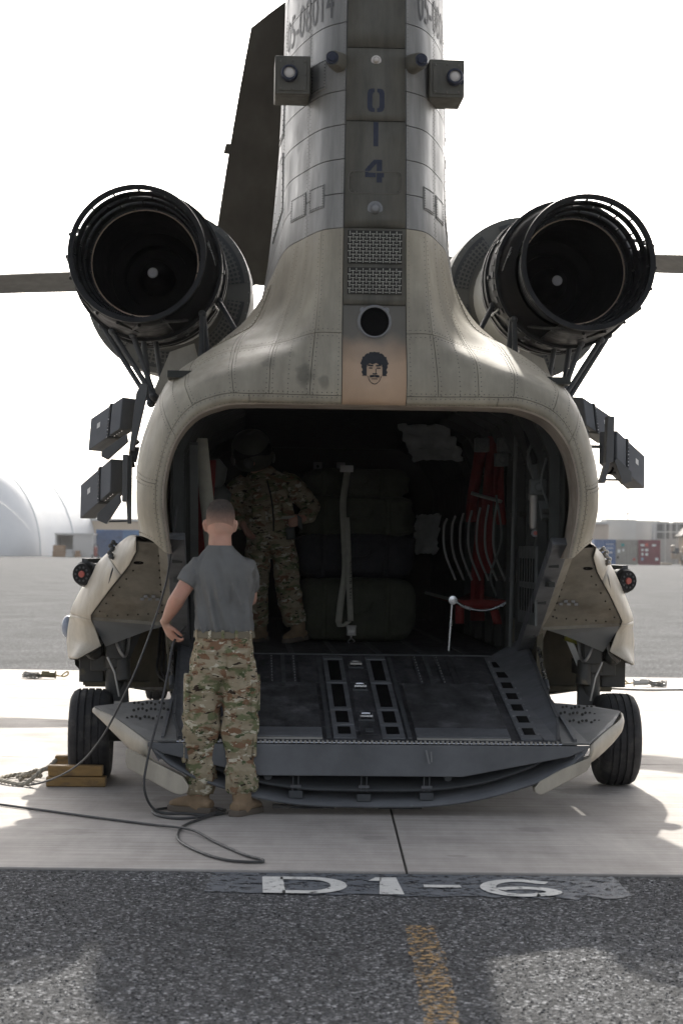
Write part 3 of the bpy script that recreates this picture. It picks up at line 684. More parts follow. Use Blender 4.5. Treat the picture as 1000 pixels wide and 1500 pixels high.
# door outline on the rear plate
mb = MB(); zA, zB = 3.59, 3.72
loop = [(-.155 + .03 * (1 - math.cos(t)), 0) for t in ()]
pts = [(x_, z_) for (cx, cz, a0) in ((.125, zB - .03, 0), (-.125, zB - .03, 90), (-.125, zA + .03, 180), (.125, zA + .03, 270)) for x_, z_ in [(cx + .03 * math.cos(R(a0 + 15 * q)), cz + .03 * math.sin(R(a0 + 15 * q))) for q in range(7)]]
pts.append(pts[0]); mb.tube([(x_, yr(z_) + .001, z_) for x_, z_ in pts], .003, 5, False)
for i in range(0, 28, 4): mb.ball((pts[i][0] * .93, yr(pts[i][1]) + .002, pts[i][1] * .9 + .1 * (zA + zB) / 2), .006, 6, 4)
mb.build('hatch_outline', rivm, pylo)
# side formation lamps and boxed sensors on the pylon
for sx in (1, -1):
    x = .26 * sx
    mb = MB(); mb.etube([((x - .09 * sx, .26, 4.37), .05, .06), ((x - .04 * sx, .18, 4.375), .05, .055), ((x, .11, 4.38), .042, .045)], 16, e=3); b_ = mb.build('lamp_housing', olive, pylo)
    mb = MB(); mb.lathe([(.0001, .035), (.022, .035), (.026, .02), (.036, .02), (.038, -.03)], 20, aty(x, 4.38, .11)); mb.build('lamp_cap', navy, pylo)
    xc = (-.485 if sx < 0 else .43) 
    mb = MB(); mb.bx(xc - .105, xc + .105, .30, .62, 4.205, 4.435); o = mb.build('sensor_box', olive, pylo, bevel=.008)
    mb = MB(); mb.bx(xc - .085, xc + .085, .292, .302, 4.225, 4.415); mb.build('box_cover', olive, pylo, bevel=.004)
    xl = xc - .02 if sx < 0 else xc + .045
    mb = MB(); mb.lathe([(.034, .05), (.044, .05), (.05, .03), (.05, .0), (.06, -.002)], 24, aty(xl, 4.325, .292)); mb.build('lens_ring', navy, pylo)
    mb = MB(); mb.lathe([(.0001, .042), (.02, .042), (.036, .034)], 24, aty(xl, 4.325, .292)); mb.build('sensor_lens', lens, pylo)
    mb = MB()
    for (a, b) in ((-.07, .08), (.07, .08), (-.07, -.08), (.07, -.08), (0, .085), (.075, 0), (0, -.085)): mb.ball((xc + a, .292, 4.32 + b), .007, 6, 4)
    mb.build('box_screws', rivm, pylo, kind='stuff')
# forward part of the pylon and its cap, fuselage crown, nose
def section_loft(secs, name, m, parent, caps=True):
    mb = MB(); mb.grid(secs); k = len(secs[0])
    if caps:
        mb.f.append(tuple(range(k))[::-1]); mb.f.append(tuple((len(secs) - 1) * k + i for i in range(k)))
    return mb.build(name, m, parent)
plan = [(.50, 1.30), (.505, 1.8), (.44, 2.5), (.24, 3.2), (0, 3.4), (-.24, 3.2), (-.44, 2.5), (-.505, 1.8), (-.50, 1.30)]
mb = MB(); mb.prism(plan, (0, 0, 2.6), (1, 0, 0), (0, 1, 0), 2.84); mb.build('pylon_nose', pyl, H, 50)
mb = MB(); mb.prism([(.16, .25), (.38, .64), (.45, .95), (.49, 1.4), (.2, 3.1), (-.2, 3.1), (-.49, 1.4), (-.45, .95), (-.38, .64), (-.16, .25)], (0, 0, 5.40), (1, 0, 0), (0, 1, 0), .06); mb.build('pylon_cap', pyl, H)
half = [(0, 2.80), (.5, 2.79), (.85, 2.70), (1.08, 2.55), (1.24, 2.35), (1.34, 2.1), (1.36, 1.8), (1.35, 1.4), (1.32, .9), (1.2, .62), (.8, .50), (0, .48)]
ring = half + [(-x, z) for x, z in half[-2:0:-1]]; ring.append(ring[0])
secs = []
for (y, sx_, sz, z0) in ((2.4, 1, 1, 0), (6, 1, 1, 0), (11.5, 1, 1, 0), (13, .95, .95, .05), (14.2, .75, .8, .2), (14.9, .4, .5, .5), (15.1, .05, .1, 1.0)):
    secs.append([(x * sx_, y, .48 + z0 + (z - .48) * sz) for x, z in ring])
mb = MB(); mb.grid(secs, flip=True); mb.build('main_fuselage', tan, H)
# crown between tail cone and body
hc = [(-1.2, 2.36), (-1.05, 2.52), (-.85, 2.68), (-.5, 2.78), (0, 2.80), (.5, 2.78), (.85, 2.68), (1.05, 2.52), (1.2, 2.36)]
mb = MB(); mb.grid([[(x, y, z) for x, z in hc] for y in (1.0, 1.6, 2.4)]); mb.build('crown_deck', tan, H)
# forward pylon
mb = MB(); mb.etube([((0, 13.2, 2.6), .8, 1.7), ((0, 13.2, 3.4), .62, 1.4), ((0, 13.2, 4.1), .45, 1.0), ((0, 13.2, 4.45), .3, .5)], 24); mb.build('forward_pylon', tan, H)

# ---- engines
def ax_mat(p0, p1):   # lathe frame: local z from p0 to p1
    d = (V(p1) - V(p0)).normalized(); x = V((0, 0, 1)).cross(d).normalized(); y = d.cross(x)
    M = Matrix((x, y, d)).transposed().to_4x4(); M.translation = V(p0); return M
for sx in (1, -1):
    P0, P1 = V((1.435 * sx, 1.17, 3.365)), V((1.30 * sx, 3.3, 3.37)); M = ax_mat(P0, P1)   # axis from exhaust (0) forwards
    eng = MB(); eng.lathe([(.385, .46), (.44, .50), (.475, .60), (.480, .95), (.49, 1.02), (.49, 1.16), (.43, 1.24), (.36, 1.6), (.34, 2.0)], 56, M); nac = eng.build('engine', black, H)
    # cooling hoops: nested rings with daylight between them, tied by small clips
    for i in range(5):
        r0 = .425 - .018 * i; h = .0 + .115 * i; 
        mb = MB(); mb.lathe([(r0 - .012, h + .058), (r0 - .001, h + .0), (r0 + .010, h), (r0 + .002, h + .06)], 72, M, True)
        if i == 0: mb.lathe([(r0 - .02, -.006), (r0 + .012, -.012), (r0 + .016, .006), (r0 + .006, .018), (r0 - .018, .014)], 72, M, True)
        mb.build('exhaust_ring', black, nac)
    mb = MB()
    for i in range(4):
        for k in range(16):
            a = 2 * math.pi * (k + .5 * (i % 2)) / 16; r0 = .420 - .018 * i; h = .058 + .115 * i
            M2 = M @ Matrix.Rotation(a, 4, 'Z'); mb.bx(r0 - .014, r0 - .006, -.006, .006, h - .01, h + .075, M2)
    mb.build('ring_clips', black, nac, 0, kind='stuff')
    # the lower and inboard side of the hoops is closed by a ribbed shroud
    ang = R(205) if sx > 0 else R(-25)
    mb = MB(); prof = [(.43, .03), (.44, .2), (.452, .40), (.470, .58)]
    a_mid = -math.pi / 2 - (.75 * sx)
    mb.lathe(prof, 30, M @ Matrix.Rotation(0, 4, 'Z'), False, a_mid - 1.15, a_mid + 1.15) ; sh = mb.build('shroud', black, nac, solid=.012)
    mb = MB()
    for q in range(8):
        a0 = a_mid - 1.1 + 2.2 * q / 7; a1 = a0 + (.3 if q % 2 else -.3)
        mb.tube([M @ V((.45 * math.cos(a0 + (a1 - a0) * t), .45 * math.sin(a0 + (a1 - a0) * t), .05 + .5 * t)) for t in (0, .33, .66, 1)], .012, 6)
    mb.build('shroud_ribs', black, nac)
    # tailpipe and plug
    mb = MB(); mb.lathe([(.350, .46), (.338, .50), (.330, .6), (.325, .8), (.30, 1.0), (.30, 1.15), (.22, 1.16), (.215, 1.3), (.12, 1.31)], 48, M); mb.build('tailpipe', soot_and_shade, nac)
    mb = MB(); mb.lathe([(.345, .455), (.352, .455), (.356, .50), (.349, .50)], 48, M, True); mb.build('tailpipe_lip', mat('heat_tan', (.30, .22, .16), .5, .5) if 'heat_tan' not in MATS else MATS['heat_tan'], nac)
    mb = MB(); mb.lathe([(.12, 1.31), (.115, 1.15), (.085, 1.0), (.036, .93)], 32, M); mb.build('exhaust_plug', soot_and_shade, nac)
    mb = MB(); mb.lathe([(.036, .931), (.030, .925), (.0001, .925)], 24, M); mb.build('plug_cap', mat('plug_metal', (.42, .40, .38), .5, .1) if 'plug_metal' not in MATS else MATS['plug_metal'], nac)
    # louvre slots round the shell
    mb = MB()
    for k in range(36):
        a = 2 * math.pi * k / 36; M2 = M @ Matrix.Rotation(a, 4, 'Z'); mb.bx(.470, .490, -.020, .020, .70, .76, M2)
        if k % 3 == 0: mb.bx(.470, .492, -.012, .012, .85, .90, M2)
    mb.build('louvres', greyd, nac, 0, kind='stuff')
    mb = MB()
    for h in (.60, .96, 1.07): mb.lathe([(.475, h - .012), (.497, h - .008), (.497, h + .008), (.475, h + .012)], 56, M)
    mb.build('shell_bands', black, nac)
    # white body panels and the round particle separator at the inlet
    mb = MB(); mb.lathe([(.36, 1.42), (.385, 1.5), (.40, 1.8), (.40, 1.95)], 40, M); mb.build('inlet_cone', mat('engine_white', (.55, .56, .55), .45, var=.1) if 'engine_white' not in MATS else MATS['engine_white'], nac)
    mb = MB(); mb.lathe([(.40, 1.95), (.43, 1.98), (.60, 1.98), (.605, 2.05), (.605, 2.25), (.58, 2.75), (.40, 3.0), (.0001, 3.05)], 56, M); sepr = mb.build('particle_separator', mesh_g, H)
    for k in range(6):
        a0 = 2 * math.pi * (k + .12) / 6; a1 = 2 * math.pi * (k + .88) / 6
        mb = MB(); mb.lathe([(.44, 1.97), (.56, 1.97)], 14, M, False, a0, a1); mb.build('screen', greyd, sepr, 0, solid=.006)
        mb = MB(); 
        for q in range(12):
            a = a0 + (a1 - a0) * (q + .5) / 12; M2 = M @ Matrix.Rotation(a, 4, 'Z'); mb.bx(.445, .535, -.006, .006, 1.955, 1.962, M2)
        for r_ in (.46, .49, .52): mb.lathe([(r_ - .005, 1.955), (r_ + .005, 1.955), (r_ + .005, 1.960), (r_ - .005, 1.960)], 14, M, True, a0, a1)
        mb.build('screen_wires', MATS['separator_metal'], sepr, 0, kind='stuff')
    mb = MB()
    for k in range(48):
        a = 2 * math.pi * k / 48; mb.ball(M @ V((.585 * math.cos(a), .585 * math.sin(a), 1.975)), .006, 5, 4)
    mb.build('separator_bolts', bolt, sepr, 0, kind='stuff')
    # mount struts
    st = [((.93, 2.05, 3.18), (.72, 1.75, 2.80)), ((1.03, 1.7, 3.05), (1.03, 1.55, 2.66)), ((1.03, 1.8, 3.1), (.98, 1.62, 2.70)), ((1.62, 1.75, 2.93), (1.34, 1.65, 2.50)), ((1.48, 1.7, 2.90), (1.33, 1.66, 2.49)), ((1.42, 1.8, 2.90), (1.36, 1.8, 2.46)), ((1.70, 1.9, 2.98), (1.36, 1.72, 2.46)), ((1.35, 2.0, 2.92), (1.28, 2.0, 2.50))]
    for (a, b) in st:
        mb = MB(); a = V((a[0] * sx, a[1], a[2])); b = V((b[0] * sx, b[1], b[2])); mb.tube([a, a.lerp(b, .08), a.lerp(b, .92), b], [.012, .018, .018, .012], 8); mb.ball(b, .028, 8, 6); mb.ball(a, .026, 8, 6); mb.build('mount_strut', greyd, nac)
    mb = MB(); mb.par((.62 * sx, 1.5, 2.79), (.55 * sx, -.15, -.20), (.1 * sx, .9, 0), (0, 0, .025)); mb.build('mount_rail', greyd, H)
    mb = MB(); mb.prism([(1.02, 2.64), (1.3, 2.42), (1.36, 2.5), (1.24, 2.8), (1.08, 2.86)], (0, 1.75, 0), (sx, 0, 0), (0, 0, 1), -.5 * sx); mb.build('engine_pedestal', beige, H)
    mb = MB()
    for q in range(7):
        px = 1.06 + .04 * q; mb.tube([(px * sx, 1.5 + .05 * (q % 3), 2.60 - .05 * q), (px * sx + .02, 1.55, 2.69 - .045 * q)], .013, 6)
    mb.tube(spline([(.75 * sx, 1.7, 2.82), (.9 * sx, 1.65, 2.80), (1.05 * sx, 1.6, 2.70), (1.25 * sx, 1.62, 2.53)], 4), .014, 6)
    mb.build('engine_plumbing', greyd, H)
    mb = MB(); mb.tube(spline([(.93 * sx, 2.1, 3.12), (.97 * sx, 1.9, 3.18), (.95 * sx, 1.7, 3.35), (1.0 * sx, 1.62, 3.52)], 6), .008, 6); mb.build('bleed_line', steel, nac)

# ---- rotors
def rotor(hub, angs, droop, name, hand_=1, pitch=(6, 6, 6)):
    hub = V(hub); h = MB(); h.lathe([(.0001, .22), (.18, .2), (.26, .08), (.26, -.1), (.16, -.18), (.13, -.6)], 24, Matrix.Translation(hub)); ho = h.build('rotor_hub', greyd, H)
    for a, pt in zip(angs, pitch):
        d = V((math.sin(R(a)), math.cos(R(a)), 0)); n_ = V((d.y, -d.x, 0)) * hand_
        def pos(s): return hub + d * s + V((0, 0, -droop[0] * (s / 9.14) - droop[1] * (s / 9.14) ** 2))
        root = MB(); root.tube([pos(.2), pos(.5), pos(.9), pos(1.3), pos(1.75)], [.10, .13, .12, .09, .08], 12); root.ball(pos(.75), .16, 12, 8); root.build('blade_grip', greyd, H)
        rows = []; ss = [1.2, 1.5, 1.9, 2.2] + [2.2 + 6.94 * i / 12 for i in range(1, 13)]
        for s in ss:
            ch = .81 if s >= 2.19 else .22 + (.81 - .22) * max(0, (s - 1.2) / 1.0) ** .8; th = .10 if s < 2.2 else .09 - .03 * (s / 9.14)
            tw = R(pt - 9 * s / 9.14); row = []
            for (c, t) in ((0, .0), (.04, .45), (.15, .9), (.35, 1), (.6, .65), (.85, .22), (1, .02), (.85, -.12), (.6, -.3), (.35, -.42), (.15, -.45), (.04, -.28), (0, 0)):
                x = (.25 - c) * ch; z = t * th * .6; row.append(pos(s) + n_ * (x * math.cos(tw)) + V((0, 0, z + x * math.sin(tw))))
            rows.append(row)
        mb = MB(); mb.grid(rows); mb.f.append(tuple(range(12))); mb.f.append(tuple((len(rows) - 1) * 13 + i for i in range(12))[::-1]); bl = mb.build('rotor_blade', bladem if name == 'aft' else bladel, H)
        tb = MB(); q = pos(5.2) - n_ * .60; tb.par(q - d * .22 + V((0, 0, -.012)), d * .44, -n_ * .05, V((0, 0, .01))); tb.build('trim_tab', bladem, bl, 0)
        lw = MB(); q = pos(8.6) + n_ * .12 + V((0, 0, -.035)); lw.lathe([(.0001, -.004), (.09, -.002), (.09, .01)], 16, Matrix.Translation(q)); lw.build('blade_mark', mat('orange_mark', (.5, .17, .03), .6) if 'orange_mark' not in MATS else MATS['orange_mark'], bl, 0)
rotor((.0, 1.35, 5.62), (-3.4, 116.6, -123.4), (.55, .70), 'aft')
rotor((.0, 13.2, 4.85), (-102, 138, 18), (.35, .55), 'forward', -1, (13, -2.5, 6))

# ---- side pods, gear bays, wheels
E_ = [(1.376, 1.546), (1.38, 1.485), (1.43, 1.40), (1.56, 1.25), (1.70, 1.075), (1.70, 1.04), (1.64, .874), (1.79, .79)]
S_ = [(1.40, 1.58), (1.46, 1.575), (1.56, 1.50), (1.68, 1.40), (1.84, 1.16), (1.885, 1.04), (1.905, .90), (1.89, .765)]
def lerp2(a, b, t): return [(p[0] + (q[0] - p[0]) * t, p[1] + (q[1] - p[1]) * t) for p, q in zip(a, b)]
def dense(poly, n=5):
    return [(q.x, q.y) for q in spline([V((a, b, 0)) for a, b in poly], n)]
for sx in (1, -1):
    Ed = [(p[0], p[1]) for p in E_]
    ed = []; sd2 = dense(S_, 5)
    for i in range(len(E_) - 1):
        for j in range(5): ed.append((E_[i][0] + (E_[i + 1][0] - E_[i][0]) * j / 5, E_[i][1] + (E_[i + 1][1] - E_[i][1]) * j / 5))
    ed.append(E_[-1])
    def ey(i): return .40 + 1.0 * min(1, max(0, (1.56 - ed[i][1]) / .55))    # rear edge leans forward with the ramp line
    secs = []
    for t in (0, .35, .65, .88, 1.0):
        tt = math.sin(t * math.pi / 2) ; row = []
        for i in range(len(ed)):
            x = ed[i][0] + (sd2[i][0] - ed[i][0]) * tt; z = ed[i][1] + (sd2[i][1] - ed[i][1]) * tt; row.append((x * sx, ey(i) + (.62) * t, z))
        secs.append(row)
    for y in (2.6, 4.5, 6.5, 7.6): secs.append([((x if y < 7 else 1.35 + (x - 1.35) * .35) * sx, y, z if y < 7 else 1.1 + (z - 1.1) * .6) for x, z in sd2])
    # three shell panels, split along the section
    k = len(ed)
    cuts = [(0, 12), (12, 24), (24, k - 1)]
    pod = None
    mb = MB(); mb.grid([[(p[0] - .006 * sx, p[1] + .004, p[2] - .006) for p in r_] for r_ in secs], flip=sx < 0); pod = mb.build('side_pod', seam, H)
    for (a, b) in cuts:
        for (r0, r1) in ((0, 4), (4, len(secs) - 1)):
            mb = MB(); rows = []
            for r_ in range(r0, r1 + 1):
                row = [V(p) for p in secs[r_][a:b + 1]]; row[0] = row[0].lerp(row[1], .06); row[-1] = row[-1].lerp(row[-2], .06); rows.append(row)
            if r0 == 4: rows[0] = [p + V((0, .006, 0)) for p in rows[0]]
            mb.grid(rows, flip=sx < 0); mb.build('skin_panel', beige, pod, 60, solid=.006)
    rv = MB()
    for r_ in (0, 3):
        for i in range(0, k - 1):
            for t in (.0, .5):
                p = V(secs[r_][i]).lerp(V(secs[r_][i + 1]), t) + V((0, .03, 0)); q = V(secs[r_ + 1][i]); d = (q - V(secs[r_][i])).cross(V(secs[r_][i + 1]) - V(secs[r_][i])).normalized() * -sx
                if d.y > .3: d = -d
                rivet(p + d * .002, d, .005)
    rv.build('rivets', rivm, H, 0, kind='stuff')
    # lower hull forward of the wheel
    hull = [(1.885, .78), (1.87, .70), (1.80, .62), (1.66, .57), (1.4, .53), (1.15, .52)]
    mb = MB(); mb.grid([[(x * sx, y, z) for x, z in hull] for y in (2.25, 3, 5, 7, 7.6)], flip=sx < 0); mb.build('pod_bottom', bay, H)
    # closing bulkhead, leaning with the ramp line
    def bp(x, z): return (x * sx, .42 + 1.0 * min(1.1, max(0, (1.56 - z) / .55)), z)
    out = [(ed[i][0] - .004, ed[i][1]) for i in range(0, 26)]
    poly = out + [(1.16, 1.02), (1.17, 1.3), (1.20, 1.53)]
    mb = MB(); vs = [bp(*p) for p in poly]; mb.add(vs + [(p[0], p[1] + .02, p[2]) for p in vs], [tuple(range(len(poly)))[::1 if sx > 0 else -1]]); mb.build('bulkhead', bulk, H, 0)
    mb = MB(); mb.beam(bp(1.69, 1.055), bp(1.20, 1.02), .02, .03); mb.build('bulkhead_stiffener', bulk, H)
    mb = MB(); a, b, c, d = bp(1.70, 1.045), bp(1.62, .865), bp(1.36, 1.0), bp(1.20, 1.02)
    mb.add([a, (b[0], b[1] + .02, b[2]), (c[0], c[1] + .03, c[2] - .03), d], [(0, 1, 2, 3)]); mb.build('lower_closure', MATS['closure_grey'] if 'closure_grey' in MATS else mat('closure_grey', (.16, .165, .165), .6), H, 0, solid=.008)
    # bulkhead details: oval port, bolts, cluster of fasteners
    def on(x, z, off=.006):
        p = V(bp(x, z)); return p + V((0, -.5, -.9)).normalized() * off * 0 + V((0, -off, 0))
    mb = MB(); Mx = Matrix.Translation(on(1.40, 1.40)) @ Matrix.Rotation(R(90 - 61), 4, 'X') @ Matrix.Diagonal((1.25, 1, 1, 1)); mb.lathe([(.0001, 0), (.024, 0)], 20, Matrix.Translation(on(1.37, 1.415)) @ Matrix.Rotation(R(61) + R(90), 4, 'X') @ Matrix.Diagonal((1.25, .7, 1, 1))); mb.build('drain_port', soot_and_shade, H, 0, solid=.004)  # flat black oval, shade of the port put into its colour
    mb = MB()
    for i in range(9): mb.ball(on(1.245, 1.10 + .045 * i), .0075, 6, 4)
    for i in range(7):
        t = i / 6; mb.ball(on(1.36 + .28 * t, 1.42 - .32 * t), .006, 6, 4)
    for i in range(6): mb.ball(on(1.27 + .065 * i, 1.09 - .004 * i), .006, 6, 4)
    mb.build('bulkhead_bolts', seam, H, 0, kind='stuff')
    mb = MB()
    for i in range(5): mb.bx(*(lambda p: (p.x - .011, p.x + .011, p.y - .02, p.y, p.z - .008, p.z + .008))(on(1.27 + .024 * i, 1.185 + (.018 if i % 2 else 0))))
    mb.build('fastener_plate', bolt, H)
    # ramp-side jamb beam and actuator
    mb = MB(); mb.par((1.08 * sx, .20, 1.56), (.11 * sx, .03, 0), (0, 1.62, -.76), (0, .10, .04)); mb.build('door_jamb', grey, H, bevel=.006)
    mb = MB(); mb.par((1.19 * sx, .24, 1.56), (.05 * sx, .06, 0), (0, 1.62, -.76), (0, .06, .03)); mb.build('jamb_edge', bulk, H)
    mb = MB(); mb.tube([(1.20 * sx, 1.62, .93), (1.17 * sx, 1.0, .68)], .013, 12); mb.build('actuator_rod', steel, H)
    mb = MB(); mb.tube([(1.20 * sx, 1.9, 1.04), (1.20 * sx, 1.58, .915)], .026, 12); mb.tube([(1.17 * sx, 1.04, .70), (1.165 * sx, .94, .65)], .02, 10); mb.build('actuator_cylinder', greyd, H)
    # gear bay: back wall, ribs, pipes, struts
    B('bay_wall', bay, H, *sorted((1.12 * sx, 1.82 * sx)), 2.30, 2.33, .56, 1.05)
    mb = MB(); mb.bx(*sorted((1.18 * sx, 1.22 * sx)), 1.5, 2.3, .58, 1.0); mb.bx(*sorted((1.30 * sx, 1.36 * sx)), 2.20, 2.30, .56, 1.02); mb.bx(*sorted((1.12 * sx, 1.80 * sx)), 2.22, 2.30, .555, .59); mb.build('bay_frames', bay, H)
    mb = MB(); mb.bx(*sorted((1.16 * sx, 1.175 * sx)), 1.75, 2.3, .5, .98); mb.build('bay_side', bay, H)
    mb = MB()
    for q in range(4):
        x = (1.20 + .03 * q) * sx; mb.tube(spline([(x, 2.15, 1.0), (x + .01 * sx, 2.1, .8), (x - .01, 2.05, .66), (x - .10 * sx, 1.8, .60), (x - .13 * sx, 1.6, .62)], 5), .010, 6)
    mb.build('bay_hoses', rubber, H)
    mb = MB(); mb.tube(spline([(1.58 * sx, 1.6, .98), (1.54 * sx, 1.55, .86), (1.50 * sx, 1.55, .80), (1.48 * sx, 1.6, .84), (1.47 * sx, 1.65, .98)], 6), .010, 8); mb.build('hydraulic_line', steeld, H)
    mb = MB(); mb.bx(*sorted((1.48 * sx, 1.72 * sx)), 1.62, 1.95, .70, .80); mb.bx(*sorted((1.50 * sx, 1.62 * sx)), 1.56, 1.75, .78, .95); mb.lathe([(.065, .0), (.065, .22), (.085, .22), (.085, .28), (.06, .3), (.06, .5)], 20, Matrix.Translation((1.56 * sx, 1.66, .50))); mb.bx(*sorted((1.64 * sx, 1.80 * sx)), 1.7, 1.9, .62, .92); mb.ball((1.70 * sx, 1.62, .83), .06, 10, 6); mb.build('gear_housing', gearm, H, bevel=.006)
    mb = MB(); mb.beam((1.53 * sx, 1.68, .66), (1.50 * sx, 1.52, .30), .07, .10, (sx, 0, 0)); mb.tube([(1.44 * sx, 1.5, .30), (1.72 * sx, 1.5, .30)], .045, 16); mb.tube([(1.50 * sx, 1.60, .64), (1.52 * sx, 1.62, .80)], .05, 14); mb.build('gear_strut', gearm, H, bevel=.005)
    mb = MB(); mb.tube([(1.60 * sx, 1.45, .80), (1.55 * sx, 1.42, .70), (1.52 * sx, 1.42, .55)], .007, 6); mb.bx(*sorted((1.50 * sx, 1.55 * sx)), 1.40, 1.44, .36, .52); mb.build('brake_line', steeld, H)
    mb = MB(); mb.tube(spline([(1.64 * sx, 1.5, .98), (1.66 * sx, 1.52, .86), (1.72 * sx, 1.55, .80)], 5), .012, 6); mb.beam((1.40 * sx, 1.75, 1.0), (1.52 * sx, 1.72, .72), .03, .04); mb.beam((1.46 * sx, 1.7, .98), (1.56 * sx, 1.7, .75), .02, .03); mb.build('gear_links', steeld if sx > 0 else gearm, H, kind='stuff')
    if sx > 0:
        mb = MB(); mb.tube([(1.40, 1.72, .96), (1.60, 1.72, .90)], .035, 10); mb.build('yellow_bottle', mat('yellow_green', (.25, .25, .04), .6), H)
    # wheel
    Mw = Matrix.Translation((1.70 * sx, 1.5, .298)) @ Matrix.Rotation(R(90), 4, 'Y')
    prof = [(.13, -.10), (.19, -.128), (.245, -.130), (.278, -.112), (.293, -.085)]
    for gx in (-.066, -.022, .022, .066): prof += [(.299 - abs(gx) * .05, gx - .007), (.286, gx - .005), (.286, gx + .005), (.299 - abs(gx) * .05, gx + .007)]
    prof += [(.293, .085), (.278, .112), (.245, .130), (.19, .128), (.13, .10)]
    wh = empty('wheel'); wh.parent = H
    mb = MB(); mb.lathe(prof, 64, Mw); mb.build('tyre', rubber, wh, 35)
    mb = MB(); mb.lathe([(.0001, -.05), (.05, -.06), (.06, -.03), (.11, -.04), (.135, -.11), (.135, .11), (.11, .04), (.06, .03), (.05, .06), (.0001, .05)], 32, Mw); mb.build('rim', steeld, wh)
    # lamp on a stalk at the pod side
    p0, p1 = V((1.62 * sx, 1.85, 1.335)), V((1.775 * sx, 1.52, 1.33)); Ml = ax_mat(p1, p0)
    mb = MB(); mb.lathe([(.0001, -.006), (.066, -.006), (.074, .004), (.074, .10), (.062, .11), (.058, .36)], 32, Ml); lp = mb.build('pod_sensor', black, H)
    mb = MB(); mb.lathe([(.0001, -.016), (.020, -.015), (.022, -.006)], 16, Ml); mb.build('sensor_window', redm, lp)
    mb = MB()
    for q in range(10): mb.lathe([(.0001, -.012), (.007, -.011), (.007, -.005)], 8, Ml @ Matrix.Translation((.045 * math.cos(q * .63), .045 * math.sin(q * .63), 0)))
    mb.build('sensor_studs', greyd, lp, kind='stuff')
    mb = MB(); mb.lathe([(.078, .03), (.084, .035), (.084, .075), (.078, .08)], 32, Ml, True); mb.bx(-.02, .02, .07, .10, .03, .2, Ml); mb.build('sensor_strap', greyd, lp)
    # clamps on the pod shoulder
    mb = MB()
    for q in range(5):
        c_ = V((1.515 * sx + .012 * sx * (q % 2), 1.05 + .05 * q, 1.415 + .022 * q - .0)); mb.beam(c_, c_ + V((.045 * sx, -.03, .035)), .014, .018); mb.ball(c_ + V((.045 * sx, -.03, .035)), .016, 6, 5)
    mb.tube(spline([(1.515 * sx, 1.05, 1.41), (1.545 * sx, .98, 1.37), (1.565 * sx, 1.0, 1.29), (1.575 * sx, 1.05, 1.24)], 4), .006, 6)
    mb.build('pod_clamps', steeld if sx > 0 else greyd, H)
mb = MB(); mb.ball((-1.91, 2.1, .965), .055, 16, 10, (.8, 1.2, 1.4)); mb.build('side_lamp', mat('blue_lens', (.20, .23, .29), .3), H)
vb = MB(); vb.bx(1.38, 1.50, 2.9, 3.2, 1.2, 1.50); vbo = vb.build('vent_box', beige, H, bevel=.005)
vb = MB(); vb.bx(1.385, 1.495, 2.905, 3.2, 1.50, 1.66); vb.build('vent_core', seam, vbo, 0)
for i in range(9):
    z = 1.51 + .0165 * i; mb = MB(); mb.bx(1.375, 1.505, 2.885, 3.2, z, z + .007); mb.build('vent_slat', greyd, vbo, 0)
# front gear, twin wheels
for sx in (1, -1):
    for dx in (-.12, .12):
        Mw = Matrix.Translation(((1.45 + dx) * sx, 8.35, .3)) @ Matrix.Rotation(R(90), 4, 'Y'); wh = empty('wheel'); wh.parent = H
        prof = [(.13, -.10), (.22, -.11), (.28, -.09), (.298, -.05), (.288, -.045), (.288, -.035), (.299, -.03), (.299, .03), (.288, .035), (.288, .045), (.298, .05), (.28, .09), (.22, .11), (.13, .10)]
        mb = MB(); mb.lathe(prof, 40, Mw); mb.build('tyre', rubber, wh); mb = MB(); mb.lathe([(.0001, -.05), (.13, -.09), (.13, .09), (.0001, .05)], 24, Mw); mb.build('rim', steeld, wh)
    mb = MB(); mb.tube([(1.45 * sx, 8.35, .3), (1.45 * sx, 8.35, .8)], .06, 12); mb.build('gear_strut', gearm, H)

# ---- countermeasure dispensers on their brackets
def dispenser(c, sx, kL=(-.20, .06, -.135), kV=(.015, 0, .205), kW=(.085, .16, .0)):
    """c: inboard rear lower corner; L outboard and down, V up, W forward"""
    f = lambda v: V((v[0] * -sx, v[1], v[2])); c = V(c); Lv, Vv, Wv = f(kL), f(kV), f(kW)
    mb = MB(); mb.par(c, Lv * .36, Vv, Wv); d = mb.build('flare_dispenser', MATS['dispenser_grey'], H, bevel=.006)
    mb = MB(); mb.par(c + Lv * .36 - Vv * .04 - Wv * .04, Lv * .07, Vv * 1.08, Wv * 1.08); mb.build('flange', greyd, d, bevel=.003)
    mb = MB(); mb.par(c + Lv * .43 - Vv * .015, Lv * .62, Vv * 1.02, Wv); mb.build('magazine', MATS['dispenser_grey'], d, bevel=.007)
    mb = MB(); mb.par(c + Lv * .70 + Vv * .52 - V((.004 * sx * 0, .006, 0)) , Lv * .10, Vv * .16, V((0, .004, 0))); mb.build('label', whitem, d, 0)
    mb = MB()
    for q in range(10): mb.ball(c + Lv * .40 + Vv * (q / 9) - Wv * .05, .0045, 5, 4)
    for q in range(4): mb.ball(c + Lv * (.08 + .08 * q) + Vv * .0 + Wv * .3, .006, 5, 4)
    mb.build('flange_screws', steel, d, 0, kind='stuff')
    return d
mat('dispenser_grey', (.15, .155, .165), .55, var=.12, scale=6)
brk = mat('bracket_grey', (.085, .087, .09), .55)
def bracket(pts, y, name='dispenser_bracket', m=brk, depth=.10):
    mb = MB(); mb.prism(pts, (0, y, 0), (1, 0, 0), (0, 0, 1), depth); return mb.build(name, m, H, 0, bevel=.003)
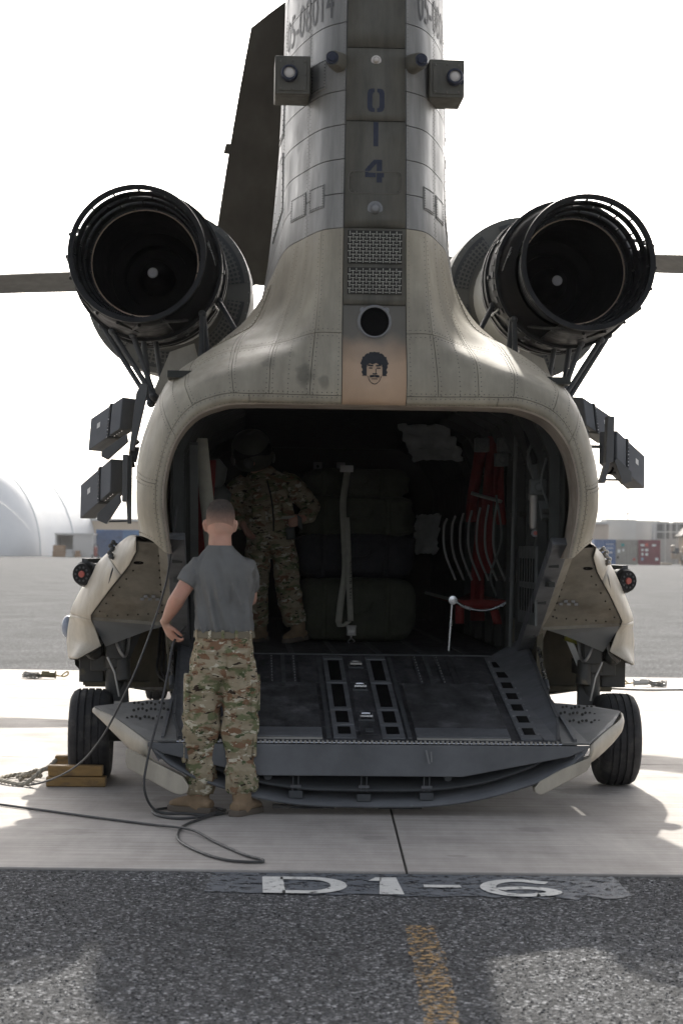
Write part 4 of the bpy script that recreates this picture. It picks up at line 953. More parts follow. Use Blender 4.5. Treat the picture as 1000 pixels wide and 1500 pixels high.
dispenser((-1.545, 1.50, 2.275), -1); dispenser((-1.60, 1.50, 1.865), -1, (-.19, .06, -.165), (.0, 0, .215), (.09, .16, 0))
bracket([(-1.48, 2.13), (-1.45, 2.13), (-1.37, 2.50), (-1.37, 2.56), (-1.41, 2.565), (-1.44, 2.5)], 1.52); bracket([(-1.52, 1.80), (-1.485, 1.80), (-1.485, 2.105), (-1.52, 2.105)], 1.52); bracket([(-1.485, 1.66), (-1.465, 1.66), (-1.465, 2.10), (-1.485, 2.10), (-1.50, 1.85)], 1.56)
bracket([(-1.66, 2.09), (-1.62, 2.07), (-1.49, 2.19), (-1.50, 2.24), (-1.66, 2.12)], 1.55); bracket([(-1.68, 1.68), (-1.62, 1.655), (-1.53, 1.80), (-1.54, 1.86), (-1.68, 1.72)], 1.55)
bracket([(-1.62, 1.668), (-1.48, 1.672), (-1.48, 1.685), (-1.62, 1.681)], 1.6, depth=.03); bracket([(-1.50, 2.06), (-1.44, 2.06), (-1.42, 2.16), (-1.47, 2.16)], 1.6, 'cable_guard', greyd, .06)
mb = MB(); mb.tube(spline([(-1.43, 1.6, 2.2), (-1.47, 1.58, 2.16), (-1.475, 1.58, 2.10), (-1.46, 1.6, 2.03)], 5), .014, 8); mb.build('dispenser_cable', black, H)
mb = MB(); mb.tube([(-1.466, 1.57, 2.14), (-1.476, 1.57, 2.11)], .018, 8); mb.build('cable_tape', tpe, H)
dispenser((1.53, 1.75, 2.36), 1, (-.20, .06, -.12), (.025, 0, .185), (.10, .16, .02)); dispenser((1.68, 1.45, 2.10), 1, (-.19, .06, -.155), (.0, 0, .21), (.09, .16, 0))
bracket([(1.60, 2.10), (1.65, 2.10), (1.655, 2.40), (1.61, 2.40)], 1.50); bracket([(1.565, 1.965), (1.60, 1.965), (1.63, 2.11), (1.605, 2.11)], 1.5); bracket([(1.55, 1.97), (1.57, 1.97), (1.55, 2.10), (1.50, 2.32), (1.48, 2.32)], 1.62)
bracket([(1.66, 2.11), (1.72, 1.96), (1.775, 1.98), (1.775, 2.04), (1.68, 2.13)], 1.52); bracket([(1.59, 1.985), (1.72, 1.985), (1.72, 1.998), (1.59, 1.998)], 1.58, depth=.03); bracket([(1.40, 2.20), (1.62, 2.20), (1.62, 2.22), (1.40, 2.22)], 1.62, depth=.04)
mb = MB(); mb.tube(spline([(1.60, 1.55, 2.06), (1.64, 1.54, 2.03), (1.67, 1.54, 2.06), (1.67, 1.54, 2.11)], 5), .008, 6); mb.build('dispenser_cable', black, H)

# ---- loading ramp
ramp = empty('loading_ramp'); ramp.parent = H
def rpz(y): return .42 + .2 * (y + .1)
def slab(name, m, x0, x1, y0, y1, h0, h1, parent=ramp, bevel=0., taper=None):
    xa, xb = taper or (x0, x1)
    mb = MB(); mb.hexa([(x0, y0, rpz(y0) + h0), (x1, y0, rpz(y0) + h0), (xb, y1, rpz(y1) + h0), (xa, y1, rpz(y1) + h0), (x0, y0, rpz(y0) + h1), (x1, y0, rpz(y0) + h1), (xb, y1, rpz(y1) + h1), (xa, y1, rpz(y1) + h1)])
    return mb.build(name, m, parent, 0, bevel=bevel)
slab('ramp_floor', panelbk, -1.10, 1.10, -.10, 1.86, -.03, 0)
for sx in (1, -1):
    a, b = sorted((.27 * sx, .81 * sx)); slab('tread_mat', mattread, a, b, .12, 1.07, .001, .022, bevel=.004); slab('mat_lip', grey, a - .0, b + .0, -.055, .118, .001, .018, bevel=.003)
    slab('hinge_strip', steeld, a, b, -.068, -.058, .001, .012)
    a, b = sorted((.075 * sx, .205 * sx)); st_ = slab('tie_down_strip', grey, a, b, -.05, 1.78, .001, .008)
    for (y0, y1) in ((.02, .16), (.25, .48), (.58, 1.08), (1.18, 1.66)):
        slab('recess', soot_and_shade, a + .028, b - .028, y0, y1, .0085, .0105, st_)  # raised near-black plate: the shade of the recess is painted, not sunk
        slab('strip_rib', grey, a + .004, b - .004, y1 + .03, y1 + .055, .0085, .014, st_)
    a, b = sorted((.87 * sx, .995 * sx)); st_ = slab('roller_strip', grey, a, b, -.05, 1.78, .001, .010)
    for q in range(7):
        y0 = .02 + q * .25; slab('recess', soot_and_shade, a + .03, b - .03, y0, y0 + .13, .0105, .0125, st_)
        mb = MB()
        for (dx, dy) in ((.016, .0), (.109, .0), (.016, .13), (.109, .13)): mb.ball((a + dx, y0 + dy, rpz(y0 + dy) + .011), .0055, 5, 4)
        mb.build('strip_bolts', bolt, st_, 0, kind='stuff')
    for (xc) in (.40, .47, .545, .62):
        slab('rivet_strip', panelbk if xc != .47 else greyd, xc * sx - .012, xc * sx + .012, 1.10, 1.80, .001, .012)
        mb = MB()
        for q in range(10):
            y = 1.14 + .068 * q; mb.ball((xc * sx, y, rpz(y) + .013), .005, 5, 4)
        if xc in (.40, .545): mb.build('strip_bolts', bolt, ramp, 0, kind='stuff')
    slab('floor_plate', panelbk, *sorted((.65 * sx, .85 * sx)), 1.12, 1.78, .001, .007); slab('floor_plate', panelbk, *sorted((.24 * sx, .37 * sx)), 1.12, 1.78, .001, .006)
    slab('edge_strip', greyd, *sorted((.22 * sx, .245 * sx)), -.05, 1.75, .001, .010)
    # side curbs leaning outwards, and outboard ramp shelves
    mb = MB(); sgn = sx
    q = [(1.005, -.06, .0), (1.085, -.07, .0), (1.13, .28, .035), (1.15, 1.95, .10), (.90, 1.80, .0)]
    mb.add([(x * sx, y, rpz(y) + h) for x, y, h in q], [tuple(range(5))[::1 if sx > 0 else -1]]); mb.build('side_curb', grey, ramp, 0, solid=.012)
    mb = MB(); mb.beam((1.13 * sx, .28, rpz(.28) + .035), (1.15 * sx, 1.95, rpz(1.95) + .10), .02, .02); mb.beam((1.13 * sx, .28, rpz(.28) + .03), (1.085 * sx, -.07, rpz(-.07) + .005), .016, .016); mb.build('curb_edge', greyd, ramp)
    xt = 1.60 if sx < 0 else 1.52
    wing = [(1.10, -.10, .415), (1.255, -.105, .415), (1.44, .17, .50), (xt, .36, .565), (1.38, .62, .575), (1.15, .72, .585)]
    mb = MB(); mb.add([(x * sx, y, z) for x, y, z in wing], [tuple(range(6))[::1 if sx > 0 else -1]]); mb.build('ramp_shelf', mat('shelf_grey', (.15, .15, .145), .55, var=.15, scale=5) if 'shelf_grey' not in MATS else MATS['shelf_grey'], ramp, 0, solid=.012)
    mb = MB(); mb.beam((1.18 * sx, -.08, .432), (1.155 * sx, .70, .60), .018, .018); mb.build('shelf_rail', grey, ramp)
    mb = MB(); rn = random.Random(5)
    for (cx, cy, n_) in ((1.30, .25, 9), (1.27, .40, 9), (1.30, .52, 8)):
        for q in range(n_):
            x, y = cx - .10 + .025 * q, cy + .02 * math.sin(q * 2.2); mb.ball((x * sx, y, .415 + (y + .1) * .225 + .014 + .01), .009, 6, 4)
    mb.build('shelf_studs', seam, ramp, 0, kind='stuff')
    # beige hull skin hanging from the shelf edge
    ed_t = spline([(xt, .37, .560), (1.50, .25, .53), (1.38, .08, .47), (1.265, -.11, .408)], 5)
    ed_b = spline([(xt - .03, .36, .525), (1.46, .24, .415), (1.33, .08, .32), (1.19, -.08, .265)], 5)
    mb = MB(); rows = []
    for t in (0, .3, .6, .85, 1):
        rows.append([V((p.x * sx, p.y, p.z)).lerp(V((q_.x * sx, q_.y, q_.z)), t) + V((.025 * sx * math.sin(t * math.pi), -.02 * math.sin(t * math.pi), 0)) for p, q_ in zip(ed_t, ed_b)])
    mb.grid(rows, flip=sx > 0); mb.build('hull_skin', beige, ramp, 60, solid=.012)
    mb = MB(); poly = [(1.385, .365), (1.385, .30), (1.375, .262), (1.12, .125), (1.075, .112), (1.035, .125), (1.025, .16), (1.06, .215), (1.20, .285), (1.36, .36)]
    if sx > 0: poly = [(1.262, .345), (1.262, .30), (1.235, .262), (1.0, .137), (.975, .128), (.945, .14), (.94, .165), (.97, .205), (1.1, .275)]
    mb.prism(poly, (0, -.14, 0), (sx, 0, 0), (0, 0, 1), -.10 * sx); mb.build('hull_skin_end', beige, ramp, 30, bevel=.004)
    mb = MB(); mb.prism([(1.26, .405), (1.19, .405), (1.17, .335), (1.20, .30)], (0, -.115, 0), (sx, 0, 0), (0, 0, 1), -.03 * sx); mb.build('corner_bracket', grey, ramp)
# centre fittings
for y in (1.57, 1.03, .37):
    o = slab('tie_down_pan', greyd, -.045, .05, y - .07, y + .07, .001, .010); slab('pan_well', soot_and_shade, -.03, .035, y - .05, y + .05, .0105, .0125, o)  # shade of the well painted as a black plate on the pan
    mb = MB(); z = rpz(y) + .016; mb.tube(spline([(-.025, y - .03, z), (-.025, y + .03, z + .008), (.03, y + .03, z + .008), (.03, y - .03, z)], 3), .007, 6); mb.bx(-.035, .04, y - .05, y - .035, z - .006, z + .006); mb.build('tie_down_ring', steel if y < 1.2 else steeld, o)
for (y0, y1) in ((.50, .92), (1.15, 1.46), (.02, .24)): slab('floor_plate', panelbk, -.05, .055, y0, y1, .001, .006)
slab('floor_plate', greyd, -.015, .03, .06, .12, .0065, .012)
hp = MB()
for i in range(86):
    x = -1.09 + i * 2.18 / 86; hp.bx(x + .003, x + .0165, -.112, -.09, .408 + .002 * (i % 2), .424 + .003 * (i % 2))
hp.build('piano_hinge', steeld, ramp, 0, kind='stuff')
mb = MB(); mb.tube([(-1.1, -.1, .41), (1.1, -.1, .41)], .006, 6); mb.build('hinge_pin', steel, ramp)
mb = MB(); mb.prism([(-1.262, .404), (1.235, .404), (1.235, .385), (1.14, .345), (.53, .225), (-.63, .225), (-1.17, .345), (-1.262, .385)], (0, -.13, 0), (1, 0, 0), (0, 0, 1), -.02); mb.build('end_beam', grey, ramp, 0, bevel=.004)
mb = MB(); mb.prism([(.14, .38), (.15, .38), (.17, .30), (.16, .30)], (.17, -.1535, 0), (1, 0, 0), (0, 0, 1), .002); mb.prism([(.0, .37), (.008, .37), (.012, .31), (.004, .31)], (.34, -.1535, 0), (1, 0, 0), (0, 0, 1), .002)
mb.build('paint_scrape', bolt, ramp, 0, kind='stuff')
def belly(pts, lift, name, m, y0=-.10, y1=1.8, th=.016):
    h_ = [(q.x, q.y) for q in spline([V((a, b, 0)) for a, b in pts], 6)]; full = [(-a, b) for a, b in h_[::-1]] + h_[1:]
    mb = MB(); mb.grid([[(a * (1 - .05 * t), y0 + (y1 - y0) * t, b + lift * t) for a, b in full] for t in (0, .25, .5, .75, 1)], flip=False); return mb.build(name, m, ramp, 60, solid=th)
belly([(0, .052), (.35, .06), (.65, .105), (.95, .195), (1.12, .275), (1.22, .36)], .30, 'hull_bottom', grey, -.13)
belly([(0, .135), (.35, .142), (.65, .185), (.90, .265), (1.02, .33)], .30, 'inner_hull', greyd, -.06)
B('ramp_inside', soot_and_shade, ramp, -1.0, 1.0, .35, .36, .16, .45)
for x in (-.42, -.03, .33):
    mb = MB(); mb.bx(x - .04, x + .04, -.07, .02, .072 + .10 * x * x, .115 + .10 * x * x); mb.build('hull_block', greyd, ramp, bevel=.004)
    mb = MB(); mb.bx(x - .018, x - .013, -.06, -.05, .13, .26); mb.bx(x + .013, x + .018, -.06, -.05, .13, .26); mb.bx(x - .03, x + .03, -.07, -.05, .15, .165); mb.build('hull_post', grey, ramp)
for x in (-.58, .45):
    mb = MB(); mb.lathe([(.0001, .0), (.022, .0), (.025, -.03)], 12, aty(x, .215, -.08)); mb.build('beam_foot', greyd, ramp)
mb = MB(); mb.bx(-.55, -.2, -.1, .0, .036, .05); mb.bx(.05, .3, -.1, 0, .036, .05); mb.build('rub_strip', rubber, ramp)

# ---- cabin
cab = empty('cargo_cabin'); cab.parent = H
B('cabin_floor', panelbk, cab, -1.12, 1.12, 1.87, 10, .70, .80, smooth=0)
for i in range(7):
    x = -1.0 + i * .30; B('floor_track', greyd, cab, x - .02, x + .02, 1.9, 8, .8, .806, smooth=0)
B('floor_threshold', greyd, cab, -1.1, 1.1, 1.84, 1.94, .79, .815, smooth=0)
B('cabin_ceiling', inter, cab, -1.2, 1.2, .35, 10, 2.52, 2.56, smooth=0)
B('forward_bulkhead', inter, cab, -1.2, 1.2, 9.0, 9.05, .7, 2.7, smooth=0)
for sx in (1, -1):
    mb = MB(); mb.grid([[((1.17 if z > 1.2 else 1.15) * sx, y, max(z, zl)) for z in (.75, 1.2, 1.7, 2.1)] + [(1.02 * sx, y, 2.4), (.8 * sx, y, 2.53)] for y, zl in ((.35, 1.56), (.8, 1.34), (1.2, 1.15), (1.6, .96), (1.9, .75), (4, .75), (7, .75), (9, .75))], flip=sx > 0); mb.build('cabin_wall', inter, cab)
    for y in (.5, 1.0, 1.5, 2.0, 2.5, 3.1, 3.7, 4.4, 5.2):
        zb = .82 if y > 1.8 else 1.56 - (y - .2) * .47
        mb = MB(); mb.beam((1.13 * sx, y, zb), (1.13 * sx, y, 2.1), .04, .06, (sx, 0, 0)); mb.beam((1.13 * sx, y, 2.1), (1.0 * sx, y, 2.38), .04, .06, (sx, 0, 0)); mb.beam((1.0 * sx, y, 2.38), (.75 * sx, y, 2.5), .04, .06, (sx, 0, 0)); mb.build('wall_frame', inter, cab)
    for z in (1.3, 1.75, 2.15):
        B('wall_stringer', inter, cab, *sorted((1.12 * sx, 1.155 * sx)), .6, 8, z, z + .03, smooth=0)
dimt = mat('dim_tube', (.20, .20, .19), .5, .3)
# right wall equipment
def tubeobj(name, m, pts, r, parent=cab, n=6, k=6):
    mb = MB(); mb.tube(spline(pts, k), r, n); return mb.build(name, m, parent)
for i in range(7):
    y = 2.65 + i * .04; x = 1.05 - .055 * i
    tubeobj('seat_tube', dimt, [(x, y, 1.86 - .02 * i), (x - .02, y + .02, 1.68), (x - .01, y + .03, 1.50), (x + .07, y + .04, 1.30)], .0085)
tubeobj('rope_coil', steeld, [(.86, 2.6, 1.92), (.93, 2.6, 1.90), (1.0, 2.55, 1.88), (1.06, 2.5, 1.86)], .014)
sw = MB()
for (x0, x1, z0, z1, y) in ((.90, .98, 1.72, 2.30, 3.0), (1.0, 1.08, 1.35, 2.34, 2.9), (1.06, 1.13, 1.7, 2.32, 2.7), (.95, 1.05, 1.0, 1.9, 3.1)):
    w_ = MB(); rows = []
    for j in range(13):
        t = j / 12; z = z1 + (z0 - z1) * t; rows.append([(x0 + (x1 - x0) * i / 4 + .03 * math.sin(3 * t + x0 * 9), y + .02 * math.sin(5 * t + i * 1.3 + x0 * 20) + .03 * t, z) for i in range(5)])
    w_.grid(rows); w_.build('seat_webbing', redweb, cab, solid=.006)
seat = empty('troop_seat'); seat.parent = H
mb = MB(); rows = []
for j in range(9):
    t = j / 8; y = 2.55 + 2.2 * t; rows.append([(.74 + .36 * i / 8, y, 1.165 - .06 * math.sin(math.pi * i / 8)) for i in range(9)])
mb.grid(rows); mb.build('seat_cloth', redweb, seat, solid=.008)
fl_ = MB(); fl_.grid([[(.745 + .375 * i / 10, 2.515, 1.168 - .004 * math.sin(i)) for i in range(11)], [(.745 + .375 * i / 10, 2.512, 1.163 - .066 * math.sin(math.pi * i / 10)) for i in range(11)]]); fl_.build('seat_front', redweb, seat, solid=.006)
tubeobj('seat_rail', steel, [(.735, 2.50, 1.165), (.82, 2.50, 1.115), (.93, 2.5, 1.095), (1.02, 2.5, 1.11), (1.13, 2.5, 1.16)], .012, seat, 10)
tubeobj('seat_leg', steel, [(.725, 2.5, 1.16), (.715, 2.5, .98), (.705, 2.5, .81)], .013, seat, 10, 2)
mb = MB(); mb.lathe([(.0001, .012), (.012, .012), (.03, .01), (.032, -.012)], 20, aty(.728, 1.165, 2.49)); mb.build('seat_joint', steel, seat)
tubeobj('seat_rail', steeld, [(.735, 2.5, 1.165), (.735, 3.2, 1.165), (.735, 4.7, 1.165)], .012, seat, 8, 2)
w_ = MB(); w_.grid([[(.75 + .03 * i, 2.52, 1.14 - .035 * j) for i in range(3)] for j in range(5)]); w_.build('strap_end', redweb, seat, solid=.006)
w_ = MB(); w_.grid([[(.98 + .03 * i + .01 * j, 2.52, 1.14 - .035 * j) for i in range(3)] for j in range(5)]); w_.build('strap_end', redweb, seat, solid=.006)
# fire bottle, valves, hoses, slotted panel near the right jamb
mb = MB(); mb.lathe([(.0001, -.02), (.03, 0), (.035, .03), (.035, .17), (.04, .18), (.04, .22), (.025, .24), (.025, .30), (.0001, .31)], 20, Matrix.Translation((1.09, 1.05, 1.66))); bt = mb.build('hydraulic_bottle', steeld, cab)
mb = MB(); mb.lathe([(.0001, .03), (.022, .03), (.025, 0)], 16, aty(1.09, 1.63, 1.03)); mb.build('bottle_cap', bolt, bt)
mb = MB(); mb.lathe([(.0001, .036), (.012, .035), (.014, .028)], 12, aty(1.09, 1.63, 1.03)); mb.build('red_button', redm, bt)
for (x, y, z, s_) in ((.93, 2.6, 2.26, .05), (1.04, 2.2, 2.24, .05), (1.02, 2.2, 2.14, .045), (1.10, 1.0, 1.92, .05)):
    mb = MB(); mb.bx(x - s_, x + s_, y - .05, y + .05, z - s_, z + s_); mb.lathe([(.0001, .03), (s_ * .6, .03), (s_ * .6, 0)], 12, aty(x, z, y - .05)); mb.build('valve_block', interg, cab, bevel=.01)
for pts, r in (([(1.12, 1.1, 2.3), (1.05, 1.1, 2.1), (1.13, 1.2, 1.9), (1.10, 1.2, 1.75)], .010), ([(1.14, .9, 2.1), (1.11, .9, 1.95), (1.14, .8, 1.8)], .008), ([(1.10, 1.3, 1.8), (1.14, 1.3, 1.6), (1.10, 1.4, 1.45)], .009), ([(1.0, 2.3, 1.9), (1.04, 2.3, 1.6), (.98, 2.4, 1.35), (1.02, 2.4, 1.2)], .008), ([(1.12, 1.5, 2.2), (1.12, 1.5, 1.6), (1.11, 1.5, 1.1)], .011), ([(1.06, 1.75, 2.3), (1.055, 1.8, 1.6), (1.05, 1.85, .85)], .014)):
    tubeobj('wall_hose', interg, pts, r)
mb = MB(); mb.beam((1.08, 1.15, 2.16), (1.15, .95, 1.72), .04, .06, (1, 0, 0)); mb.build('door_strut', interg, cab)
mb = MB(); mb.tube([(1.06, 1.2, 2.28), (1.10, 1.1, 2.06)], .03, 12); mb.build('strut_cylinder', black, cab)
pn = B('slotted_panel', interg, cab, 1.085, 1.10, .95, 1.75, 1.05, 1.55, smooth=0)
for i in range(6):
    for j in range(2):
        mb = MB(); mb.bx(1.08, 1.086, 1.0 + .12 * i, 1.03 + .12 * i, 1.13 + .19 * j, 1.28 + .19 * j); mb.build('slot', soot_and_shade, pn, 0)  # proud black plate whose colour stands for shade in the slot
tv2, tf2 = text_mesh('STA 502'); mb = MB(); mb.add([(-1.085, .48 , 1.80 + x * .05) if False else (-1.098, .475 - y * .05, 2.08 - x * .055) for x, y, z in tv2], tf2); mb.build('station_stencil', bolt, cab, 0)
# left wall: strap, orange panel, straps
w_ = MB(); w_.grid([[(-1.07 + .045 * i + .10 * t, 1.5 + .3 * t, 2.22 - .9 * t) for i in range(3)] for t in [k_ / 8 for k_ in range(9)]]); w_.build('hanging_strap', straps, cab, solid=.006)
w_ = MB(); w_.grid([[(-1.08 + .07 * i + .04 * t + .012 * math.sin(9 * t + i), 2.0 + .1 * t, 2.1 - 1.25 * t) for i in range(3)] for t in [k_ / 10 for k_ in range(11)]]); w_.build('seat_webbing', redweb, cab, solid=.006)
mb = MB(); mb.beam((-1.05, .8, 2.15), (-1.05, 1.85, .9), .03, .05, (1, 0, 0)); mb.build('left_strut', interg, cab)
for (x, z, y) in ((-.95, 2.02, 2.4), (-.92, 1.85, 2.5), (-.98, 1.72, 2.4)):
    mb = MB(); mb.etube([((x, y, z - .09), .05, .05), ((x, y, z - .05), .08, .07), ((x + .01, y, z + .04), .085, .075), ((x, y, z + .10), .04, .04)], 12); fo = mb.build('stowage_bag', interg, cab)
# quilted lining that hangs loose
def cloth(name, m, x0, x1, z0, z1, y, amp, seed, shear=0.):
    mb = MB(); rows = []
    for j in range(15):
        row = []
        for i in range(15):
            a, b = i / 14, j / 14; n_ = noise.noise((a * 3 + seed, b * 3, seed))
            edge = .04 * noise.noise((a * 6, b * 6, seed + 9)); row.append((x0 + (x1 - x0) * a + shear * (1 - b) + edge, y + amp * n_, z0 + (z1 - z0) * b + edge))
        rows.append(row)
    mb.grid(rows); return mb.build(name, m, cab, solid=.01)
cloth('hanging_quilt', quilt, .46, .86, 2.22, 2.50, 4.3, .08, 3, .12); cloth('hanging_quilt', quilt, .68, .88, 1.48, 1.80, 5.0, .08, 8, -.04)
# wall plates behind the cargo
for x in (-.14, .05):
    mb = MB(); mb.bx(x - .035, x + .035, 5.0, 5.02, 2.15, 2.22); o = mb.build('anchor_plate', bolt, cab, bevel=.004)
    mb = MB(); mb.lathe([(.0001, .006), (.012, .006), (.012, 0)], 12, aty(x, 2.185, 5.0)); mb.build('anchor_hole', soot_and_shade, o)  # shade of the hole painted as a black disc

# ------------------------------------------------------------------ cargo on the cabin floor (placed in the helicopter's frame)
HM = Matrix.Translation((.176, 11.8, 0)) @ Matrix.Rotation(R(2.7), 4, 'Z')
def hw(x, y, z): return HM @ V((x, y, z))
def bag(name, lab, m, x, y, z, sx_, sy, sz, seed, e=3.2, folds=.03):
    e = e + 2.0; folds = folds * 1.7; root = empty(name, hw(x, y, z), R(2.7)); mb = MB(); rows = []
    for j in range(25):
        ph = -math.pi / 2 + math.pi * j / 24; row = []
        for i in range(41):
            th = 2 * math.pi * i / 40
            def sp(c): return math.copysign(abs(c) ** (2 / e), c)
            p = V((sx_ * sp(math.cos(ph)) * sp(math.cos(th)), sy * sp(math.cos(ph)) * sp(math.sin(th)), sz + sz * sp(math.sin(ph))))
            if j not in (0, 24) and i < 40: pass
            ii = i % 40; q = V((math.cos(2 * math.pi * ii / 40) * 1.4, math.sin(2 * math.pi * ii / 40) * 1.4, j * .22))
            n_ = noise.noise(q + V((seed, 0, 0))) + .5 * noise.noise(q * 2.3 + V((seed, 3, 0)))
            d = V((p.x, p.y, p.z - sz)); k = 1 + folds * 2 * n_ * (math.cos(ph) ** .3 if j not in (0, 24) else 0)
            p = V((p.x * k, p.y * k, sz + (p.z - sz) * (1 + folds * n_))); row.append(p)
        rows.append(row)
    mb.grid(rows); mb.build('bag_body', m, root, 60)
    for xx in (-.55, .5):
        s_ = MB(); s_.grid([[(sx_ * xx - .02 + .02 * i, -sy * 1.045 - .004, sz * (.12 + 1.7 * j / 8)) for i in range(3)] for j in range(9)]); s_.build('bag_strap', m, root, solid=.006)
    mb = MB(); mb.tube(spline([(-sx_ * .3, -sy * 1.04, sz * 1.25), (-sx_ * .2, -sy * 1.1, sz * .95), (sx_ * .15, -sy * 1.1, sz * .95), (sx_ * .25, -sy * 1.04, sz * 1.25)], 5), .011, 6); mb.build('bag_handle', m, root)
    return tag(root, lab, 'bag', 'bags stacked in the cabin')
bag('duffel_bag', 'dark green duffel bag at the bottom of the cabin stack, on the floor', bagg, .13, 4.15, .80, .455, .40, .25, 1.)
bag('duffel_bag', 'black bag in the middle of the cabin stack, between green bags', bagk, .12, 4.20, 1.275, .46, .38, .185, 5.)
bag('duffel_bag', 'bulging dark green bag above the black bag in the cabin stack', bagg, .13, 4.18, 1.60, .455, .37, .165, 9., 2.6, .05)
bag('duffel_bag', 'flattened green bag topping the cabin stack beside the crew member', bagg, .10, 4.25, 1.885, .42, .34, .125, 13., 2.4, .05)
# ratchet strap over the cargo
stp = empty('cargo_strap', hw(.03, 3.7, .8), R(2.7)); tag(stp, 'pale webbing cargo strap with a metal ratchet hanging over the bags', 'strap')
def ribbon(pts, wd, m, parent, name, twist=0.):
    P = spline(pts, 8); mb = MB(); L = []; k = len(P)
    for i, p in enumerate(P): a = twist * math.sin(3 * i / k); L.append([p + V((-wd / 2 * math.cos(a), -wd / 2 * math.sin(a), 0)), p + V((wd / 2 * math.cos(a), wd / 2 * math.sin(a), 0))])
    mb.grid(L); return mb.build(name, m, parent, solid=.004)
r1 = ribbon([(.02, .15, 1.33), (.0, .06, 1.22), (-.02, .01, 1.05), (-.01, -.03, .8), (.0, -.03, .55), (-.03, -.05, .32), (-.045, -.05, .16)], .05, straps, stp, 'strap_web', .3)
ribbon([(-.045, -.05, .16), (-.03, -.06, .125), (.0, -.06, .14), (.03, -.05, .165)], .045, straps, stp, 'strap_loop')
ribbon([(.005, -.02, .95), (.02, -.05, .7), (.03, -.06, .45), (.045, -.06, .17)], .045, straps, stp, 'strap_tail', .2)
mb = MB(); mb.bx(.015, .085, -.10, -.05, .06, .125); mb.bx(.02, .08, -.115, -.10, .075, .11); mb.tube([(.01, -.075, .13), (.09, -.075, .13)], .01, 8); mb.tube([(.05, -.08, .06), (.05, -.08, .03)], .008, 6); mb.build('ratchet', steeld, stp, bevel=.004)
mb = MB(); mb.tube(spline([(.05, -.08, .04), (.025, -.08, .015), (.04, -.08, -.0 + .005), (.065, -.08, .005), (.075, -.08, .02), (.05, -.08, .04)], 4), .006, 6); mb.build('hook', steel, stp)
mb = MB(); mb.bx(-.04, .06, .12, .15, 1.30, 1.35); mb.build('upper_hook', steeld, stp)
tv3, tf3 = text_mesh('CGU-1/B  5340'); mb = MB(); mb.add([(.033 + y * .022, -.072, .62 - x * .045) for x, y, z in tv3], tf3); mb.build('strap_print', stenb, stp, 0)

# ------------------------------------------------------------------ people
def hand(mb, wrist, knuck, side, curl, fl=.075):
    """palm and five separate fingers; side: vector across the knuckles towards the little finger, curl: where fingertips bend to"""
    w_, k_ = V(wrist), V(knuck); d = (k_ - w_).normalized(); sd_ = V(side).normalized(); cu = V(curl).normalized()
    mb.etube([(w_ - d * .03, .026, .020), (w_, .028, .019), (w_.lerp(k_, .45), .038, .017), (k_, .042, .015), (k_ + d * .008, .036, .010)], 12, ref=sd_)
    for i, (o_, ln) in enumerate(((-.031, .93), (-.010, 1.03), (.011, .97), (.031, .76))):
        b = k_ + sd_ * o_ - d * .006; l1 = fl * .45 * ln; l2 = fl * .32 * ln; l3 = fl * .25 * ln
        p1 = b + (d * .85 + cu * .5).normalized() * l1; p2 = p1 + (d * .2 + cu * 1.0).normalized() * l2; p3 = p2 + (cu * .75 - d * .6).normalized() * l3
        mb.tube([b - d * .02, b, p1, p2, p3, p3 + (p3 - p2).normalized() * .004], [.0095, .0095, .009, .0085, .0075, .004], 8)
    t0 = w_.lerp(k_, .30) - sd_ * .028; t1 = t0 + (d * .6 - sd_ * .5 + cu * .5).normalized() * .040; t2 = t1 + (d * .8 + cu * .8 + sd_ * .1).normalized() * .032; t3 = t2 + (d * .4 + cu * .9 + sd_ * .5).normalized() * .024
    mb.tube([t0, t1, t2, t3, t3 + (t3 - t2).normalized() * .004], [.014, .012, .0105, .009, .005], 8)
# soldier with his back to us
sol = empty('person', (-.66, 11.66, 0), 0)
tag(sol, 'person in grey T-shirt and camouflage trousers with back turned, holding a cable', 'person')
b = MB()
hx = -.028
b.etube([((hx, .005, 1.555), .03, .04), ((hx, .0, 1.572), .052, .062), ((hx, .004, 1.60), .072, .086), ((hx, .006, 1.64), .0785, .097), ((hx, .008, 1.69), .0815, .102), ((hx, .008, 1.73), .077, .096), ((hx, .006, 1.765), .060, .076), ((hx, .004, 1.783), .034, .045), ((hx, .004, 1.789), .010, .014)], 24)
b.etube([((hx + .01, -.015, 1.40), .095, .066), ((hx, -.015, 1.47), .080, .060), ((hx, -.014, 1.52), .0685, .060), ((hx, -.012, 1.56), .0650, .060), ((hx, -.004, 1.62), .062, .07)], 20)
b.etube([((hx, .06, 1.56), .03, .03), ((hx, .075, 1.585), .04, .03), ((hx, .08, 1.62), .05, .03)], 12)         # jaw and chin
b.tube([(hx, .095, 1.66), (hx, .112, 1.635), (hx, .105, 1.622)], [.010, .014, .010], 8)                        # nose
for s_ in (-1, 1):
    b.etube([((hx + s_ * .080, -.004, 1.605), .008, .010), ((hx + s_ * .087, -.010, 1.625), .009, .016), ((hx + s_ * .093, -.014, 1.65), .010, .019), ((hx + s_ * .090, -.014, 1.672), .007, .012)], 10)
